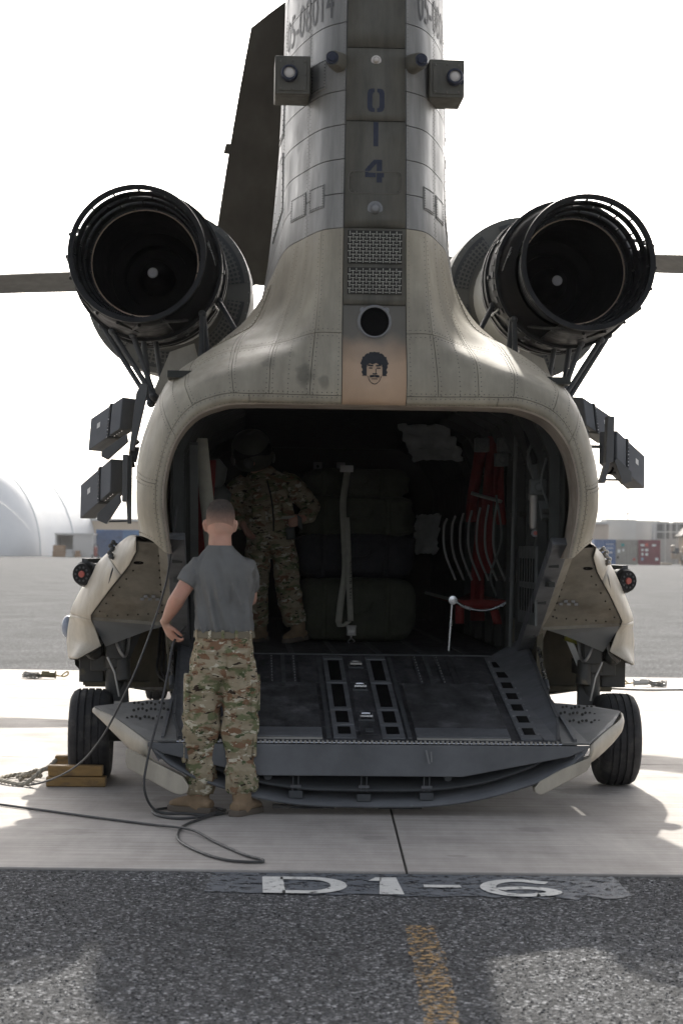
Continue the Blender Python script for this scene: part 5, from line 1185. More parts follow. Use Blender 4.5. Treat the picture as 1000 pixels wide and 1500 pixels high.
# torso under the shirt, arms
b.etube([((0, 0, .95), .12, .09), ((0, 0, 1.1), .13, .10), ((-.005, 0, 1.25), .16, .11), ((-.012, -.01, 1.37), .150, .095), ((-.02, -.015, 1.44), .10, .065)], 20)
for s_ in (-1, 1): b.etube([((s_ * .075, .01, .93), .06, .08), ((s_ * .105, .01, .70), .07, .075), ((s_ * .118, .02, .50), .05, .055), ((s_ * .125, .03, .30), .045, .05), ((s_ * .13, .03, .10), .032, .036)], 14)
sh, el, wr = V((-.152, -.01, 1.405)), V((-.255, -.045, 1.235)), V((-.345, .09, 1.085))
b.etube([(sh, .045, .045), (sh.lerp(el, .3), .052, .054), (sh.lerp(el, .65), .047, .050), (el, .043, .046), (el.lerp(wr, .25), .047, .046), (el.lerp(wr, .6), .038, .036), (el.lerp(wr, .9), .028, .025), (wr, .027, .022)], 16, ref=(.8, .3, .4))
hand(b, wr + V((.003, .005, -.012)), (-.310, .135, 1.005), (-.45, .75, -.2), (.85, -.15, -.25), .085)
sh2, el2, wr2 = V((.130, .01, 1.40)), V((.135, .20, 1.22)), V((.0, .36, 1.14))
b.etube([(sh2, .042, .042), (sh2.lerp(el2, .5), .050, .052), (el2, .044, .046), (el2.lerp(wr2, .4), .043, .042), (wr2, .027, .024)], 16, ref=(.5, -.5, .3))
hand(b, wr2, (-.03, .37, 1.10), (0, .5, -.8), (-.3, -.9, .1))
bo = fuse(b.build('body', skin, sol), .0062, 3)
hm = MB()
hm.etube([((hx, -.014, 1.612), .058, .066), ((hx, -.008, 1.628), .0765, .090), ((hx, .003, 1.66), .0815, .1010), ((hx, .007, 1.69), .0830, .1035), ((hx, .008, 1.73), .0795, .0995), ((hx, .006, 1.766), .0625, .079), ((hx, .004, 1.787), .037, .048), ((hx, .004, 1.793), .011, .015)], 28)
fuse(hm.build('hair', hair, sol), .006, 2)
# shirt: loose back, raglan shoulders, one raised sleeve
def ridge(p):
    n_ = noise.noise(p); return (1 - min(1, abs(n_) * 2.6)) ** 2
def dense_loft(mb, secs, n, m, fold, e=2.2):
    C_ = spline([q[0] for q in secs], m); Rr = spline([(q[1], q[2], 0) for q in secs], m); rows = []
    for p, r in zip(C_, Rr):
        row = []
        for k in range(n):
            a = 2 * math.pi * k / n; c, d = math.cos(a), math.sin(a); c2 = math.copysign(abs(c) ** (2 / e), c); d2 = math.copysign(abs(d) ** (2 / e), d)
            f = fold(c, d, p.z); row.append((p.x + c2 * (r.x + f), p.y + d2 * (r.y + f), p.z))
        rows.append(row)
    o = len(mb.v); K = len(rows)
    for r in rows: mb.v += r
    up = 1 if rows[-1][0][2] > rows[0][0][2] else -1
    for a in range(K - 1):
        for k in range(n):
            q = (o + a * n + k, o + a * n + (k + 1) % n, o + (a + 1) * n + (k + 1) % n, o + (a + 1) * n + k); mb.f.append(q if up > 0 else q[::-1])
    b_ = tuple(o + k for k in range(n)); t_ = tuple(o + (K - 1) * n + k for k in range(n)); mb.f.append(b_[::-1] if up > 0 else b_); mb.f.append(t_ if up > 0 else t_[::-1])
t = MB()
def shirt_fold(c, d, z):
    # drape falling from the shoulder blades towards the left hip, gathers above the belt
    w1 = max(0, min(1, (1.42 - z) / .2)); w2 = max(0, min(1, (1.12 - z) / .12))
    return .026 * w1 * ridge((c * 2.0 + z * 3.2, d * 1.2, z * .9)) + .018 * w1 * ridge((c * 4.2 + z * 5.0 + 7, d * 2, z * 1.5)) + .016 * w2 * ridge((c * 2 + 3, d * 2, z * 11 + c * 4)) - .016 * w1
dense_loft(t, [((.003, .0, 1.030), .156, .122), ((.003, .0, 1.045), .166, .132), ((.0, -.002, 1.085), .168, .134), ((-.002, -.004, 1.18), .163, .128), ((-.004, -.008, 1.28), .168, .130), ((-.008, -.012, 1.36), .168, .122), ((-.014, -.016, 1.42), .155, .106), ((-.020, -.017, 1.46), .130, .088), ((-.025, -.016, 1.49), .104, .076), ((-.027, -.014, 1.512), .082, .070), ((-.028, -.013, 1.528), .074, .066)], 96, 8, shirt_fold)
t.etube([((-.085, -.012, 1.43), .05, .05), (sh + V((.010, 0, .002)), .068, .066), (sh.lerp(el, .25), .070, .070), (sh.lerp(el, .52), .068, .068), (sh.lerp(el, .60), .066, .066)], 18, ref=(.8, .3, .4))
t.etube([((.06, -.012, 1.43), .05, .05), (sh2 + V((-.010, 0, .0)), .068, .066), (sh2.lerp(el2, .3), .066, .068), (sh2.lerp(el2, .62), .062, .066)], 18, ref=(.5, -.5, .3))
to = t.build('t_shirt', tshirt, sol); fuse(to, .0058, 2)
# trousers
p = MB()
def trouser_fold(seed):
    def f(c, d, z):
        k = .6 + .6 * math.exp(-((z - .50) / .10) ** 2) + .9 * math.exp(-((z - .20) / .09) ** 2) + .5 * math.exp(-((z - .80) / .10) ** 2)
        return k * (.014 * ridge((c * 1.6 + seed, d * 1.6, z * 7 + c * 1.5)) + .009 * ridge((c * 3 + seed + 5, d * 3, z * 13 - c * 2))) - .008
    return f
dense_loft(p, [((.003, .0, 1.045), .160, .126), ((.003, -.004, 1.0), .166, .132), ((.0, -.012, .92), .176, .148), ((-.003, -.012, .84), .182, .150), ((-.003, -.005, .78), .175, .13)], 80, 8, trouser_fold(11))
dense_loft(p, [((-.085, -.01, .93), .085, .12), ((-.097, -.008, .80), .101, .122), ((-.108, .0, .68), .104, .112), ((-.118, .008, .55), .105, .104), ((-.122, .022, .42), .100, .098), ((-.122, .035, .30), .092, .092), ((-.124, .05, .20), .086, .086), ((-.127, .06, .13), .078, .080), ((-.128, .062, .105), .070, .072)], 72, 8, trouser_fold(3))
dense_loft(p, [((.085, -.01, .93), .085, .12), ((.093, -.008, .80), .098, .122), ((.098, -.004, .68), .100, .112), ((.097, .0, .55), .100, .104), ((.098, .002, .42), .097, .098), ((.103, .0, .30), .090, .092), ((.110, -.005, .21), .084, .088), ((.113, -.008, .15), .080, .084), ((.114, -.008, .125), .072, .075)], 72, 8, trouser_fold(23))
po = p.build('trousers', ocp, sol); fuse(po, .007, 2, [(.085, .018, 'CLOUDS')])
def pocket(c, sz, rz, name='cargo_pocket'):
    mb = MB(); M2 = Matrix.Translation(c) @ Matrix.Rotation(rz, 4, 'Z'); mb.bx(-sz[0], sz[0], -sz[1], sz[1], -sz[2], sz[2], M2)
    o = mb.build(name, ocp, sol, bevel=.010); 
    return o
for (c, sz, rz) in (((-.205, -.02, .68), (.014, .075, .095), .15), ((-.198, -.025, .775), (.018, .08, .022), .15), ((.188, -.02, .68), (.014, .07, .095), -.15), ((.182, -.02, .775), (.018, .075, .022), -.15), ((-.218, .01, .35), (.012, .05, .06), .1), ((-.165, -.072, .39), (.042, .010, .012), -.35), ((.185, -.01, .40), (.012, .05, .07), 0.)):
    pocket(c, sz, rz)
for x in (-.085, .085): pocket((x, -.150, .885), (.055, .008, .045), .18 if x > 0 else -.18, 'back_pocket'); pocket((x, -.153, .925), (.057, .010, .016), .18 if x > 0 else -.18, 'pocket_flap')
bl = MB(); bl.etube([((.003, -.001, 1.003), .172, .139), ((.003, -.001, 1.006), .175, .142), ((.003, -.001, 1.040), .173, .140), ((.003, -.001, 1.043), .169, .136)], 40); bl.build('belt', belt, sol)
mb = MB()
for a in (-150, -115, -90, -65, -30):
    x, y = .003 + .176 * math.cos(R(a)), .143 * math.sin(R(a)); mb.bx(-.008, .008, -.004, .004, .995, 1.05, Matrix.Translation((x, y, 0)) @ Matrix.Rotation(R(a + 90), 4, 'Z'))
mb.build('belt_loops', ocp, sol)
def boot(c, ang, parent, z0=0.):
    M2 = Matrix.Translation(c) @ Matrix.Rotation(ang, 4, 'Z')      # toe towards +y
    mb = MB(); up = MB()
    up.etube([((0, -.02, .17), .056, .062), ((0, -.02, .12), .054, .060), ((0, -.012, .085), .050, .066), ((0, .0, .05), .046, .085), ((0, .01, .028), .045, .09)], 20)
    up.etube([((0, -.10, .050), .034, .026), ((0, -.06, .055), .044, .036), ((0, .02, .060), .046, .042), ((0, .08, .055), .048, .034), ((0, .14, .046), .044, .026), ((0, .172, .040), .028, .018)], 20, ref=(1, 0, 0))
    u = MB(); u.add(up.v, up.f, M2); bt_ = u.build('boot', suede, parent); fuse(bt_, .006, 4)
    prof = [(.0, -.118), (.032, -.110), (.042, -.08), (.040, -.02), (.046, .05), (.052, .10), (.046, .15), (.028, .182), (0, .190)]
    poly = prof + [(-x, y) for x, y in prof[-2:0:-1]]
    s_ = MB(); s_.prism(poly, (0, 0, 0), (1, 0, 0), (0, 1, 0), .034); s2 = MB(); s2.add(s_.v, s_.f, M2); s2.build('sole', sole, parent, 30, bevel=.004)
    mb = MB()
    for q in range(5): mb.tube([M2 @ V((-.028, .02 - .012 * q + .02, .095 + .014 * q)), M2 @ V((.028, .03 - .012 * q + .02, .095 + .014 * q))], .004, 5)
    mb.build('laces', sole, parent)
boot((-.145, .065, 0), R(62), sol); boot((.125, -.01, 0), R(-28), sol)

# crew member inside, facing the camera, head bent
crew = empty('person', hw(-.47, 3.65, .80), R(10)); crew.rotation_euler = (0, R(-5), R(10))
tag(crew, 'person in flight helmet and camouflage uniform standing inside the cabin, looking down', 'person')
b = MB()
hc_ = V((-.105, -.15, 1.40))
b.etube([(hc_ + V((-.01, -.06, -.10)), .035, .035), (hc_ + V((-.008, -.04, -.07)), .055, .06), (hc_ + V((0, -.01, 0)), .075, .09), (hc_ + V((0, .02, .06)), .07, .085), (hc_ + V((0, .03, .10)), .03, .04)], 20)
b.tube([hc_ + V((-.015, -.105, -.01)), hc_ + V((-.018, -.128, -.05)), hc_ + V((-.016, -.115, -.062))], [.010, .014, .010], 8)
b.etube([((-.04, -.02, 1.20), .07, .06), ((-.06, -.05, 1.29), .058, .055), ((-.09, -.10, 1.38), .055, .055)], 16)
b.etube([((0, 0, .80), .14, .10), ((0, 0, 1.0), .15, .11), ((-.02, -.01, 1.18), .16, .10), ((-.03, -.02, 1.27), .10, .07)], 18)
wl, kl = V((-.215, -.16, .895)), V((-.19, -.17, .83)); wr_, kr = V((.235, -.13, .915)), V((.175, -.175, .90))
b.etube([((-.21, 0, 1.20), .05, .05), ((-.28, -.02, 1.03), .045, .045), (wl, .03, .026)], 12); b.etube([((.19, 0, 1.20), .05, .05), ((.315, .0, 1.02), .045, .045), (wr_, .03, .026)], 12)
hand(b, wl, kl, (-.4, -.7, 0), (.6, -.4, -.4)); hand(b, wr_, kr, (.1, .3, -.9), (-.6, .4, -.2))
fuse(b.build('body', skin, crew), .008, 3)
j = MB()
j.etube([((0, 0, .74), .185, .145), ((.0, 0, .85), .175, .135), ((-.01, -.01, 1.0), .19, .145), ((-.02, -.015, 1.13), .205, .145), ((-.03, -.02, 1.22), .195, .12), ((-.04, -.03, 1.28), .12, .09), ((-.05, -.04, 1.315), .085, .08)], 24)
j.etube([((-.15, -.01, 1.23), .07, .07), ((-.235, .0, 1.17), .080, .080), ((-.285, -.01, 1.04), .078, .078), ((-.262, -.08, .96), .068, .066), ((-.225, -.145, .905), .052, .05)], 16)
j.etube([((.11, -.01, 1.235), .07, .07), ((.20, .0, 1.17), .082, .082), ((.29, .0, 1.06), .080, .080), ((.325, -.01, .99), .076, .076), ((.285, -.08, .94), .066, .064), ((.245, -.12, .918), .05, .048)], 16)
fuse(j.build('jacket', ocp, crew), .010, 5, [(.07, .030, 'CLOUDS')])
p = MB()
p.etube([((0, 0, .88), .165, .13), ((0, 0, .78), .185, .145), ((0, 0, .70), .18, .13)], 20)
p.etube([((.08, -.01, .80), .09, .11), ((.10, -.015, .62), .10, .105), ((.10, -.03, .46), .092, .092), ((.115, -.01, .30), .095, .09), ((.135, .0, .17), .088, .085), ((.145, .0, .12), .07, .07)], 18)
p.etube([((-.08, .02, .80), .09, .11), ((-.10, .08, .62), .10, .105), ((-.11, .14, .44), .09, .09), ((-.11, .22, .28), .085, .085), ((-.10, .28, .14), .08, .08)], 18)
fuse(p.build('trousers', ocp, crew), .010, 4, [(.07, .028, 'CLOUDS')])
mb = MB(); mb.etube([((.0, -.012, .90), .19, .15), ((.0, -.012, .93), .195, .16), ((-.015, -.02, 1.06), .185, .162), ((-.03, -.025, 1.17), .15, .15), ((-.03, -.025, 1.19), .13, .13)], 24, e=2.8); ve = mb.build('vest', ocp, crew)
for (x, z, w_, h_) in ((-.10, .98, .05, .06), (.02, .98, .05, .06), (.12, 1.0, .04, .05), (-.08, 1.10, .05, .04), (.08, 1.11, .045, .04)):
    mb = MB(); mb.bx(x - w_, x + w_, -.205, -.155, z - h_, z + h_); mb.build('pouch', ocp, ve, bevel=.012)
mb = MB(); mb.tube(spline([(-.02, -.20, 1.22), (.0, -.215, 1.08), (.005, -.215, .95), (.0, -.20, .84)], 5), .006, 6); mb.build('comm_cord', black, ve)
mb = MB(); mb.bx(-.17, .17, -.185, -.165, .925, .945); mb.build('vest_belt', straps, ve)
mb = MB(); M2 = Matrix.Translation(hc_) @ Matrix.Rotation(R(28), 4, 'X') @ Matrix.Rotation(R(-8), 4, 'Y')
h_ = MB(); h_.lathe([(.0001, .165), (.06, .158), (.11, .13), (.145, .08), (.155, .02), (.150, -.04), (.142, -.085), (.128, -.09), (.13, -.04), (.12, .05), (.06, .12)], 36, M2 @ Matrix.Diagonal((.95, 1.08, 1, 1)) @ Matrix.Translation((0, .03, .03)), False)
he = h_.build('helmet', helm, crew, solid=.006)
mb = MB(); mb.lathe([(.0001, .03), (.025, .028), (.036, .018), (.04, 0)], 20, Matrix.Translation(hc_ + V((-.055, -.135, -.045))) @ MY); mb.build('mask_disc', interg, he)
mb = MB(); mb.lathe([(.14, -.02), (.158, .02), (.16, .05), (.14, .08)], 20, M2 @ Matrix.Translation((0, .03, .03)), False, R(205), R(335)); mb.build('visor', black, he, solid=.008)
for s_ in (-1, 1):
    mb = MB(); mb.ball(hc_ + V((s_ * .15, .0, -.01)), .035, 10, 6, (.5, 1, 1.2)); mb.build('ear_cup', helm, he)
mb = MB(); mb.lathe([(.0001, .008), (.032, .006), (.034, 0)], 20, Matrix.Translation((.262, -.055, 1.12)) @ Matrix.Rotation(R(25), 4, 'Z') @ MY); mb.build('shoulder_patch', interg, crew)
mb = MB(); mb.grid([[(.10 + .02 * i, -.17 - .01 * math.sin(i), .86 - .03 * k_) for i in range(4)] for k_ in range(4)]); mb.grid([[(.19 + .015 * i, -.18, .95 - .03 * k_ - .012 * i) for i in range(3)] for k_ in range(4)]); mb.build('glove', interg, crew, solid=.02)
boot((.15, -.02, 0), R(140), crew); boot((-.10, .26, 0), R(150), crew)

# ------------------------------------------------------------------ things on the ground
chk = empty('wheel_chock', (-1.67, 13.2, 0), R(2)); tag(chk, 'pair of yellow-brown wooden wheel chocks tied by rope at the left tyre', 'chock')
for (y, dx) in ((-.28, .0), (.32, -.02)):
    for k_, (z0, z1, yy0) in enumerate(((0.002, .062, -.06), (.066, .13, -.045))):
        mb = MB(); mb.bx(-.17 + dx + .01 * k_, .20 + dx - .02 * k_, y + yy0, y + .06 - .01 * k_, z0, z1); mb.build('chock_block', wood, chk, 0, bevel=.006)
def rope_obj(name, pts, r, parent):
    P = spline(pts, 10); mb = MB(); k = len(P)
    for s_ in range(3):
        Q = []
        for i, q in enumerate(P):
            tt = (P[min(i + 1, k - 1)] - P[max(i - 1, 0)]).normalized(); a = tt.cross(V((0, 0, 1))).normalized(); b_ = a.cross(tt); ph = i * .8 + s_ * 2.094
            Q.append(q + (a * math.cos(ph) + b_ * math.sin(ph)) * r * .55)
        mb.tube(Q, r * .62, 6)
    return mb.build(name, ropem, parent)
rope_obj('chock_rope', [(-.15, -.24, .10), (-.20, -.30, .10), (-.30, -.34, .018), (-.42, -.25, .018), (-.50, -.08, .018), (-.44, .12, .018), (-.32, .16, .03), (-.22, .22, .06), (-.16, .30, .12)], .013, chk)
rope_obj('rope_knot', [(-.36, -.12, .018), (-.30, .0, .05), (-.26, -.08, .075), (-.33, -.12, .05), (-.36, .0, .03), (-.28, .06, .05), (-.24, -.02, .03), (-.34, .06, .02), (-.40, .02, .02)], .012, chk)
def cable(name, lab, pts, r=.0065):
    mb = MB(); mb.tube(spline(pts, 10), r, 8); o = mb.build(name, cablem, None); tag(o, lab, 'cable'); return o
HZ = .0095
cable('ground_cable', 'dark cable running from the left floor up to the helicopter past the soldier', [(-3.3, 13.5, HZ), (-2.7, 13.2, HZ), (-2.16, 13.1, HZ), (-1.92, 12.85, .012), (-1.59, 12.2, .18), (-1.38, 11.85, .387), (-1.214, 11.72, .69), (-1.116, 11.70, .925), (-1.018, 11.75, 1.24), (-1.0, 12.0, 1.433), (-.98, 12.2, 1.76)], .006)
hx_, hy_ = -.66 - .262, 11.66 + .13
cable('held_cable', 'dark cable hanging from the soldier\'s hand and looping over the concrete', [(-.90, 11.93, 1.05), (-.925, 11.86, 1.015), (-.945, 11.79, .985), (-.960, 11.74, .93), (-.975, 11.68, .80), (-1.01, 11.58, .59), (-1.075, 11.54, .30), (-1.085, 11.54, .14), (-1.02, 11.60, .02), (-.86, 11.60, HZ), (-.72, 11.55, HZ), (-.64, 11.66, HZ), (-.66, 11.80, HZ), (-.80, 11.88, .016), (-.97, 11.84, HZ), (-1.05, 11.70, HZ), (-1.0, 11.5, HZ), (-.88, 11.38, HZ), (-.76, 11.42, .017), (-.68, 11.60, .02), (-.64, 11.72, .018), (-.72, 11.5, HZ), (-.82, 11.15, HZ), (-.84, 10.85, HZ), (-.80, 10.5, HZ), (-.66, 10.12, HZ), (-.52, 9.90, HZ), (-.38, 9.86, HZ), (-.36, 9.93, HZ), (-.46, 10.1, HZ), (-.62, 10.5, HZ), (-.78, 10.88, .02), (-1.0, 11.12, HZ), (-1.3, 11.35, HZ), (-1.7, 11.68, HZ), (-2.05, 11.95, HZ), (-2.6, 12.2, HZ), (-3.3, 12.3, HZ)], .0075)
def chain(mb, P, r=.010, ln=.03):
    for i in range(len(P) - 1):
        p, q = V(P[i]), V(P[i + 1]); d = (q - p).normalized(); a = d.cross(V((0, 0, 1))).normalized() if i % 2 else V((0, 0, 1)); c = (p + q) / 2; L_ = (q - p).length * .75
        pts = [c + d * L_ * math.cos(2 * math.pi * k / 8) + a * r * 1.6 * math.sin(2 * math.pi * k / 8) for k in range(9)]; mb.tube(pts, r * .42, 5, False)
def tiedown(loc, lab, sx, m1):
    r_ = empty('tie_down_device', loc, 0); tag(r_, lab, 'tie-down')
    mb = MB(); mb.tube([(-.06 * sx, 0, .05), (.09 * sx, 0, .045)], .033, 12); mb.bx(*sorted((-.05 * sx, .03 * sx)), -.03, .03, .05, .09); mb.tube([(.09 * sx, 0, .05), (.105 * sx, 0, .05)], .045, 12); mb.build('tension_barrel', m1, r_, bevel=.004)
    mb = MB(); mb.tube(spline([(.10 * sx, 0, .045), (.16 * sx, 0, .035), (.19 * sx, 0, .06), (.235 * sx, 0, .085), (.235 * sx, .01, .05), (.19 * sx, 0, .03), (.16 * sx, 0, .04)], 4), .010, 6); mb.build('hook', mat('brass_hook', (.36, .28, .13), .45, .5) if 'brass_hook' not in MATS else MATS['brass_hook'], r_)
    rn = random.Random(4 if sx > 0 else 9); P = [(-.06 * sx, 0, .05)]
    for q in range(34): P.append((-.06 * sx - sx * (.11 + .10 * math.sin(q * .9)) * (1 if q > 2 else q / 3), .05 * math.sin(q * 1.7), .016 + .05 * rn.random()))
    mb = MB(); chain(mb, P, .012); mb.build('chain', steeld, r_)
tiedown((-3.28, 23.0, 0), 'chain tie-down device with brass hook on concrete left of the helicopter', 1, mat('olive_metal', (.12, .105, .06), .5, .3))
tiedown((3.40, 23.0, 0), 'chain tie-down device with pale barrel on concrete right of the helicopter', -1, mat('pale_metal', (.45, .45, .44), .5, .3))
mb = MB(); mb.tube(spline([(2.8, 22.6, .012), (3.3, 22.3, .012), (3.8, 22.4, .012), (4.6, 22.2, .012), (6, 22.3, .012)], 8), .012, 6); chain(mb, [(2.45 + .03 * q, 22.6 + .02 * math.sin(q), .03 + .02 * (q % 3)) for q in range(16)], .014)
tag(mb.build('tie_down_cable', steeld, None), 'steel cable and chain lying on the concrete behind the right tyre', 'cable')

# ------------------------------------------------------------------ the far side of the apron
def hz(c, lit=0.): return c
white_f = mat('shelter_fabric', (.72, .72, .71), .6, var=.04, scale=.3)
ribm = mat('shelter_rib', (.42, .45, .48), .6, var=.05)
def shelter(x, y, hw_, ht, ln, lab, rot=0.):
    r_ = empty('fabric_shelter', (x, y, 0), rot); tag(r_, lab, 'shelter')
    prof = [(hw_ * math.cos(R(a)) , ht * math.sin(R(a)) ** .9) for a in range(0, 181, 6)]
    bays = 2
    for i in range(bays):
        y0, y1 = ln * i / bays + .12, ln * (i + 1) / bays - .12; mb = MB(); mb.grid([[(a, yy_, b_) for a, b_ in prof] for yy_ in (y0, (y0 + y1) / 2, y1)], flip=True); mb.build('roof_panel', white_f, r_, 60)
    for i in range(bays + 1):
        mb = MB(); yy_ = ln * i / bays; mb.grid([[(a * s_, yy_ + d_, b_ * s_) for a, b_ in prof] for (s_, d_) in ((1.0, -.14), (1.005, -.1), (1.005, .1), (1.0, .14))], flip=True); mb.build('roof_rib', ribm, r_, 60)
    for q in range(2):     # rounded end built of gores
        mb = MB(); a0, a1 = 90 * q / 2 + .1, 90 * (q + 1) / 2 - .1; rows = []
        for k_ in range(7):
            e_ = R(a0 + (a1 - a0) * k_ / 6); rows.append([(a * math.cos(0) , -hw_ * .9 * math.cos(e_) * math.sin(math.acos(max(-1, min(1, a / hw_)))) if True else 0, ht * math.sin(math.acos(max(-1, min(1, a / hw_)))) ** .9 * math.sin(e_)) for a, b_ in prof])
        mb.grid(rows); mb.build('end_panel', white_f, r_, 60)
    return r_
shelter(-45.2, 226, 12.5, 12.2, 26, 'large white rounded fabric shelter at the left edge of the apron', R(-9))
def corrugated(mb, x0, x1, y, z0, z1, n, d=.05):
    xs_ = []; 
    for i in range(n):
        a = x0 + (x1 - x0) * i / n; s_ = (x1 - x0) / n; xs_ += [(a, 0), (a + s_ * .3, 0), (a + s_ * .5, d), (a + s_ * .8, d)]
    xs_.append((x1, 0)); mb.grid([[(a, y + b_, z) for a, b_ in xs_] for z in (z0, z1)], flip=True)
def container(x, y, col, lab, grp, ln=6.06, side=False, rot=0., decals=(), wd=2.44, ht=2.6):
    m = mat('paint_' + lab.split()[0] + str(len(MATS)), col, .6, var=.12, scale=1.5, col2=tuple(c_ * .6 for c_ in col), c2th=.65, c2w=.08, c2scale=1.2)
    r_ = empty('shipping_container', (x, y, -.01), rot); tag(r_, lab, 'container', grp)
    W = wd / 2
    if side:    # long side towards us
        L_ = ln / 2
        mb = MB(); mb.bx(-L_ + .03, L_ - .03, .08, wd, .1, ht - .05); mb.build('box_body', m, r_)
        mb = MB(); corrugated(mb, -L_ + .12, L_ - .12, .02, .16, ht - .12, 22); mb.build('side_wall', m, r_, 0)
        mb = MB()
        for s_ in (-1, 1): mb.bx(*sorted((s_ * L_, s_ * (L_ - .13))), -.01, .14, 0, ht)
        mb.bx(-L_ + .131, L_ - .131, -.008, .12, 0, .17); mb.bx(-L_ + .131, L_ - .131, -.008, .12, ht - .13, ht - .002); mb.build('frame', m, r_)
    else:
        mb = MB(); mb.bx(-W + .03, W - .03, .08, ln, .1, ht - .05); mb.build('box_body', m, r_)
        mb = MB()
        for s_ in (-1, 1): mb.bx(*sorted((s_ * W, s_ * (W - .10))), -.02, .14, 0, ht)
        mb.bx(-W + .101, W - .101, -.018, .12, 0, .15); mb.bx(-W + .101, W - .101, -.018, .12, ht - .12, ht - .002); mb.build('frame', m, r_)
        for s_ in (-1, 1):
            d = MB(); x0_, x1_ = sorted((s_ * .015, s_ * (W - .12))); corrugated(d, x0_, x1_, .01, .17, ht - .14, 4, .035); do = d.build('door', m, r_, 0)
            for t in (.28, .72):
                q = MB(); xx = x0_ + (x1_ - x0_) * t; q.tube([(xx, -.03, .12), (xx, -.03, ht - .1)], .025, 6); q.bx(xx - .12, xx + .12, -.06, -.03, 1.05, 1.12); q.build('locking_bar', m, do)
        for (a, b_, w_, h_, mm) in decals:
            q = MB(); q.bx(a - w_, a + w_, -.075, -.065, b_ - h_, b_ + h_); q.build('placard', mm, r_, 0)
    return r_
CY = 214
G = 'shipping containers on the far side of the apron'
teal = mat('placard_teal', (.05, .3, .28), .6); pink = mat('placard_red', (.55, .10, .08), .6)
container(27.55, CY, (.085, .15, .30), 'blue shipping container with closed doors, leftmost of the right-hand row', G, wd=2.25, decals=((-.5, 1.6, .17, .12, whitem), (.6, 1.25, .15, .07, whitem), (.5, 1.7, .35, .10, mat('placard_grey', (.30, .36, .45), .6)), (.5, 2.1, .4, .06, MATS['placard_grey'])))
container(29.87, CY + .1, (.33, .31, .27), 'tan shipping container with closed doors between the blue and maroon ones', G, wd=2.25, decals=((-.45, 2.05, .17, .14, teal), (-.85, 1.4, .14, .18, whitem), (-.4, 1.5, .1, .12, whitem), (.75, .55, .12, .12, pink), (-.95, .75, .09, .14, seam)))
container(32.2, CY - .1, (.21, .05, .065), 'maroon shipping container with red and white placards in the right-hand row', G, wd=2.25, decals=((-.32, 2.1, .16, .16, pink), (-.75, 2.05, .2, .1, whitem), (-.75, 1.55, .12, .1, whitem), (-.3, 1.55, .16, .12, whitem), (-.75, 1.1, .1, .14, whitem), (-.3, 1.1, .13, .13, whitem), (.45, 2.05, .2, .1, whitem), (.75, .6, .16, .14, whitem), (-.75, .6, .12, .16, MATS['placard_grey'])))
container(-25.1, 222, (.06, .13, .27), 'blue shipping container standing side-on, left of the helicopter', G, side=True, ln=2.9, ht=3.0)
container(-21.2, 221.5, (.09, .19, .35), 'lighter blue shipping container partly hidden behind the helicopter\'s left side', G, side=True, ln=4.8, ht=3.0)
tanb = mat('building_tan', (.52, .42, .31), .8, var=.06, scale=.3); roofw = mat('roof_pale', (.50, .50, .48), .7, var=.08, scale=.4); grybl = mat('building_grey', (.52, .50, .47), .8, var=.06, scale=.3); dkwin = mat('dark_opening', (.08, .085, .09), .5)
def building(name, lab, x, y, w_, d_, h_, m, rf=True, wins=(), ribs=0):
    r_ = empty(name, (x, y, -.01)); tag(r_, lab, 'building'); B('wall', m, r_, -w_ / 2, w_ / 2, 0, d_, 0, h_, smooth=0)
    if rf: B('roof', roofw, r_, -w_ / 2 - .3, w_ / 2 + .3, -.3, d_ + .3, h_ + .01, h_ + .3, smooth=0)
    for i in range(ribs):
        xx = -w_ / 2 + w_ * (i + .5) / ribs; B('wall_rib', m, r_, xx - .1, xx + .1, -.08, -.002, 0, h_ - .05, smooth=0)
    for (a, b_, ww, hh) in wins:
        wo = B('window', dkwin, r_, a - ww, a + ww, -.06, -.003, b_ - hh, b_ + hh, smooth=0); B('window_frame', m, wo, a - .04, a + .04, -.10, -.061, b_ - hh, b_ + hh, smooth=0)
    return r_
building('warehouse', 'long low tan building behind the left blue containers', -19, 246, 24, 10, 4.2, tanb)
sh_ = empty('bunker', (-28.6, 218.5, -.01)); tag(sh_, 'grey concrete bunker with an open left side beside the white shelter', 'bunker')
B('wall', grybl, sh_, .0, 2.1, 0, 4, 0, 2.35, smooth=0); B('roof', grybl, sh_, -1.95, 2.2, -.1, 4.1, 2.36, 2.55, smooth=0); B('side_wall', grybl, sh_, -1.9, -1.7, 0, 4, 0, 2.35, smooth=0); B('back_wall', grybl, sh_, -1.7, -.01, 3.6, 4, 0, 2.35, smooth=0)
brownm = mat('cardboard', (.30, .19, .11), .8, var=.15, scale=2)
for (a, w_, h_, mm, nm, lb) in ((-29.85, .7, 1.25, brownm, 'crate', 'stack of brown crates in the open bay of the bunker'), (-28.75, .42, .8, grybl, 'tarp_pile', 'pale grey covered pile beside the brown crates in the bunker'), (-27.9, .3, .7, brownm, 'crate', 'small brown crate in front of the bunker wall')):
    mb = MB(); n_ = 4
    for q in range(2): mb.bx(-w_ + .05 * q, w_ - .12 * q, 0, 1, h_ * q / 2 + .01 * q, h_ * (q + 1) / 2)
    tag(mb.build(nm, mm, None, bevel=.05), lb, 'crate' if nm == 'crate' else 'tarp').location = (a, 217.0, -.01)
cart = empty('fire_extinguisher_cart', (-24.3, 203, -.01)); tag(cart, 'small dark red wheeled fire extinguisher cart on the apron at left', 'cart')
mb = MB(); mb.lathe([(.0001, 0), (.17, .02), (.18, .8), (.12, .95), (.0001, 1.0)], 16, Matrix.Translation((0, 0, .2))); mb.build('cylinder', mat('dark_red', (.20, .035, .03), .5), cart)
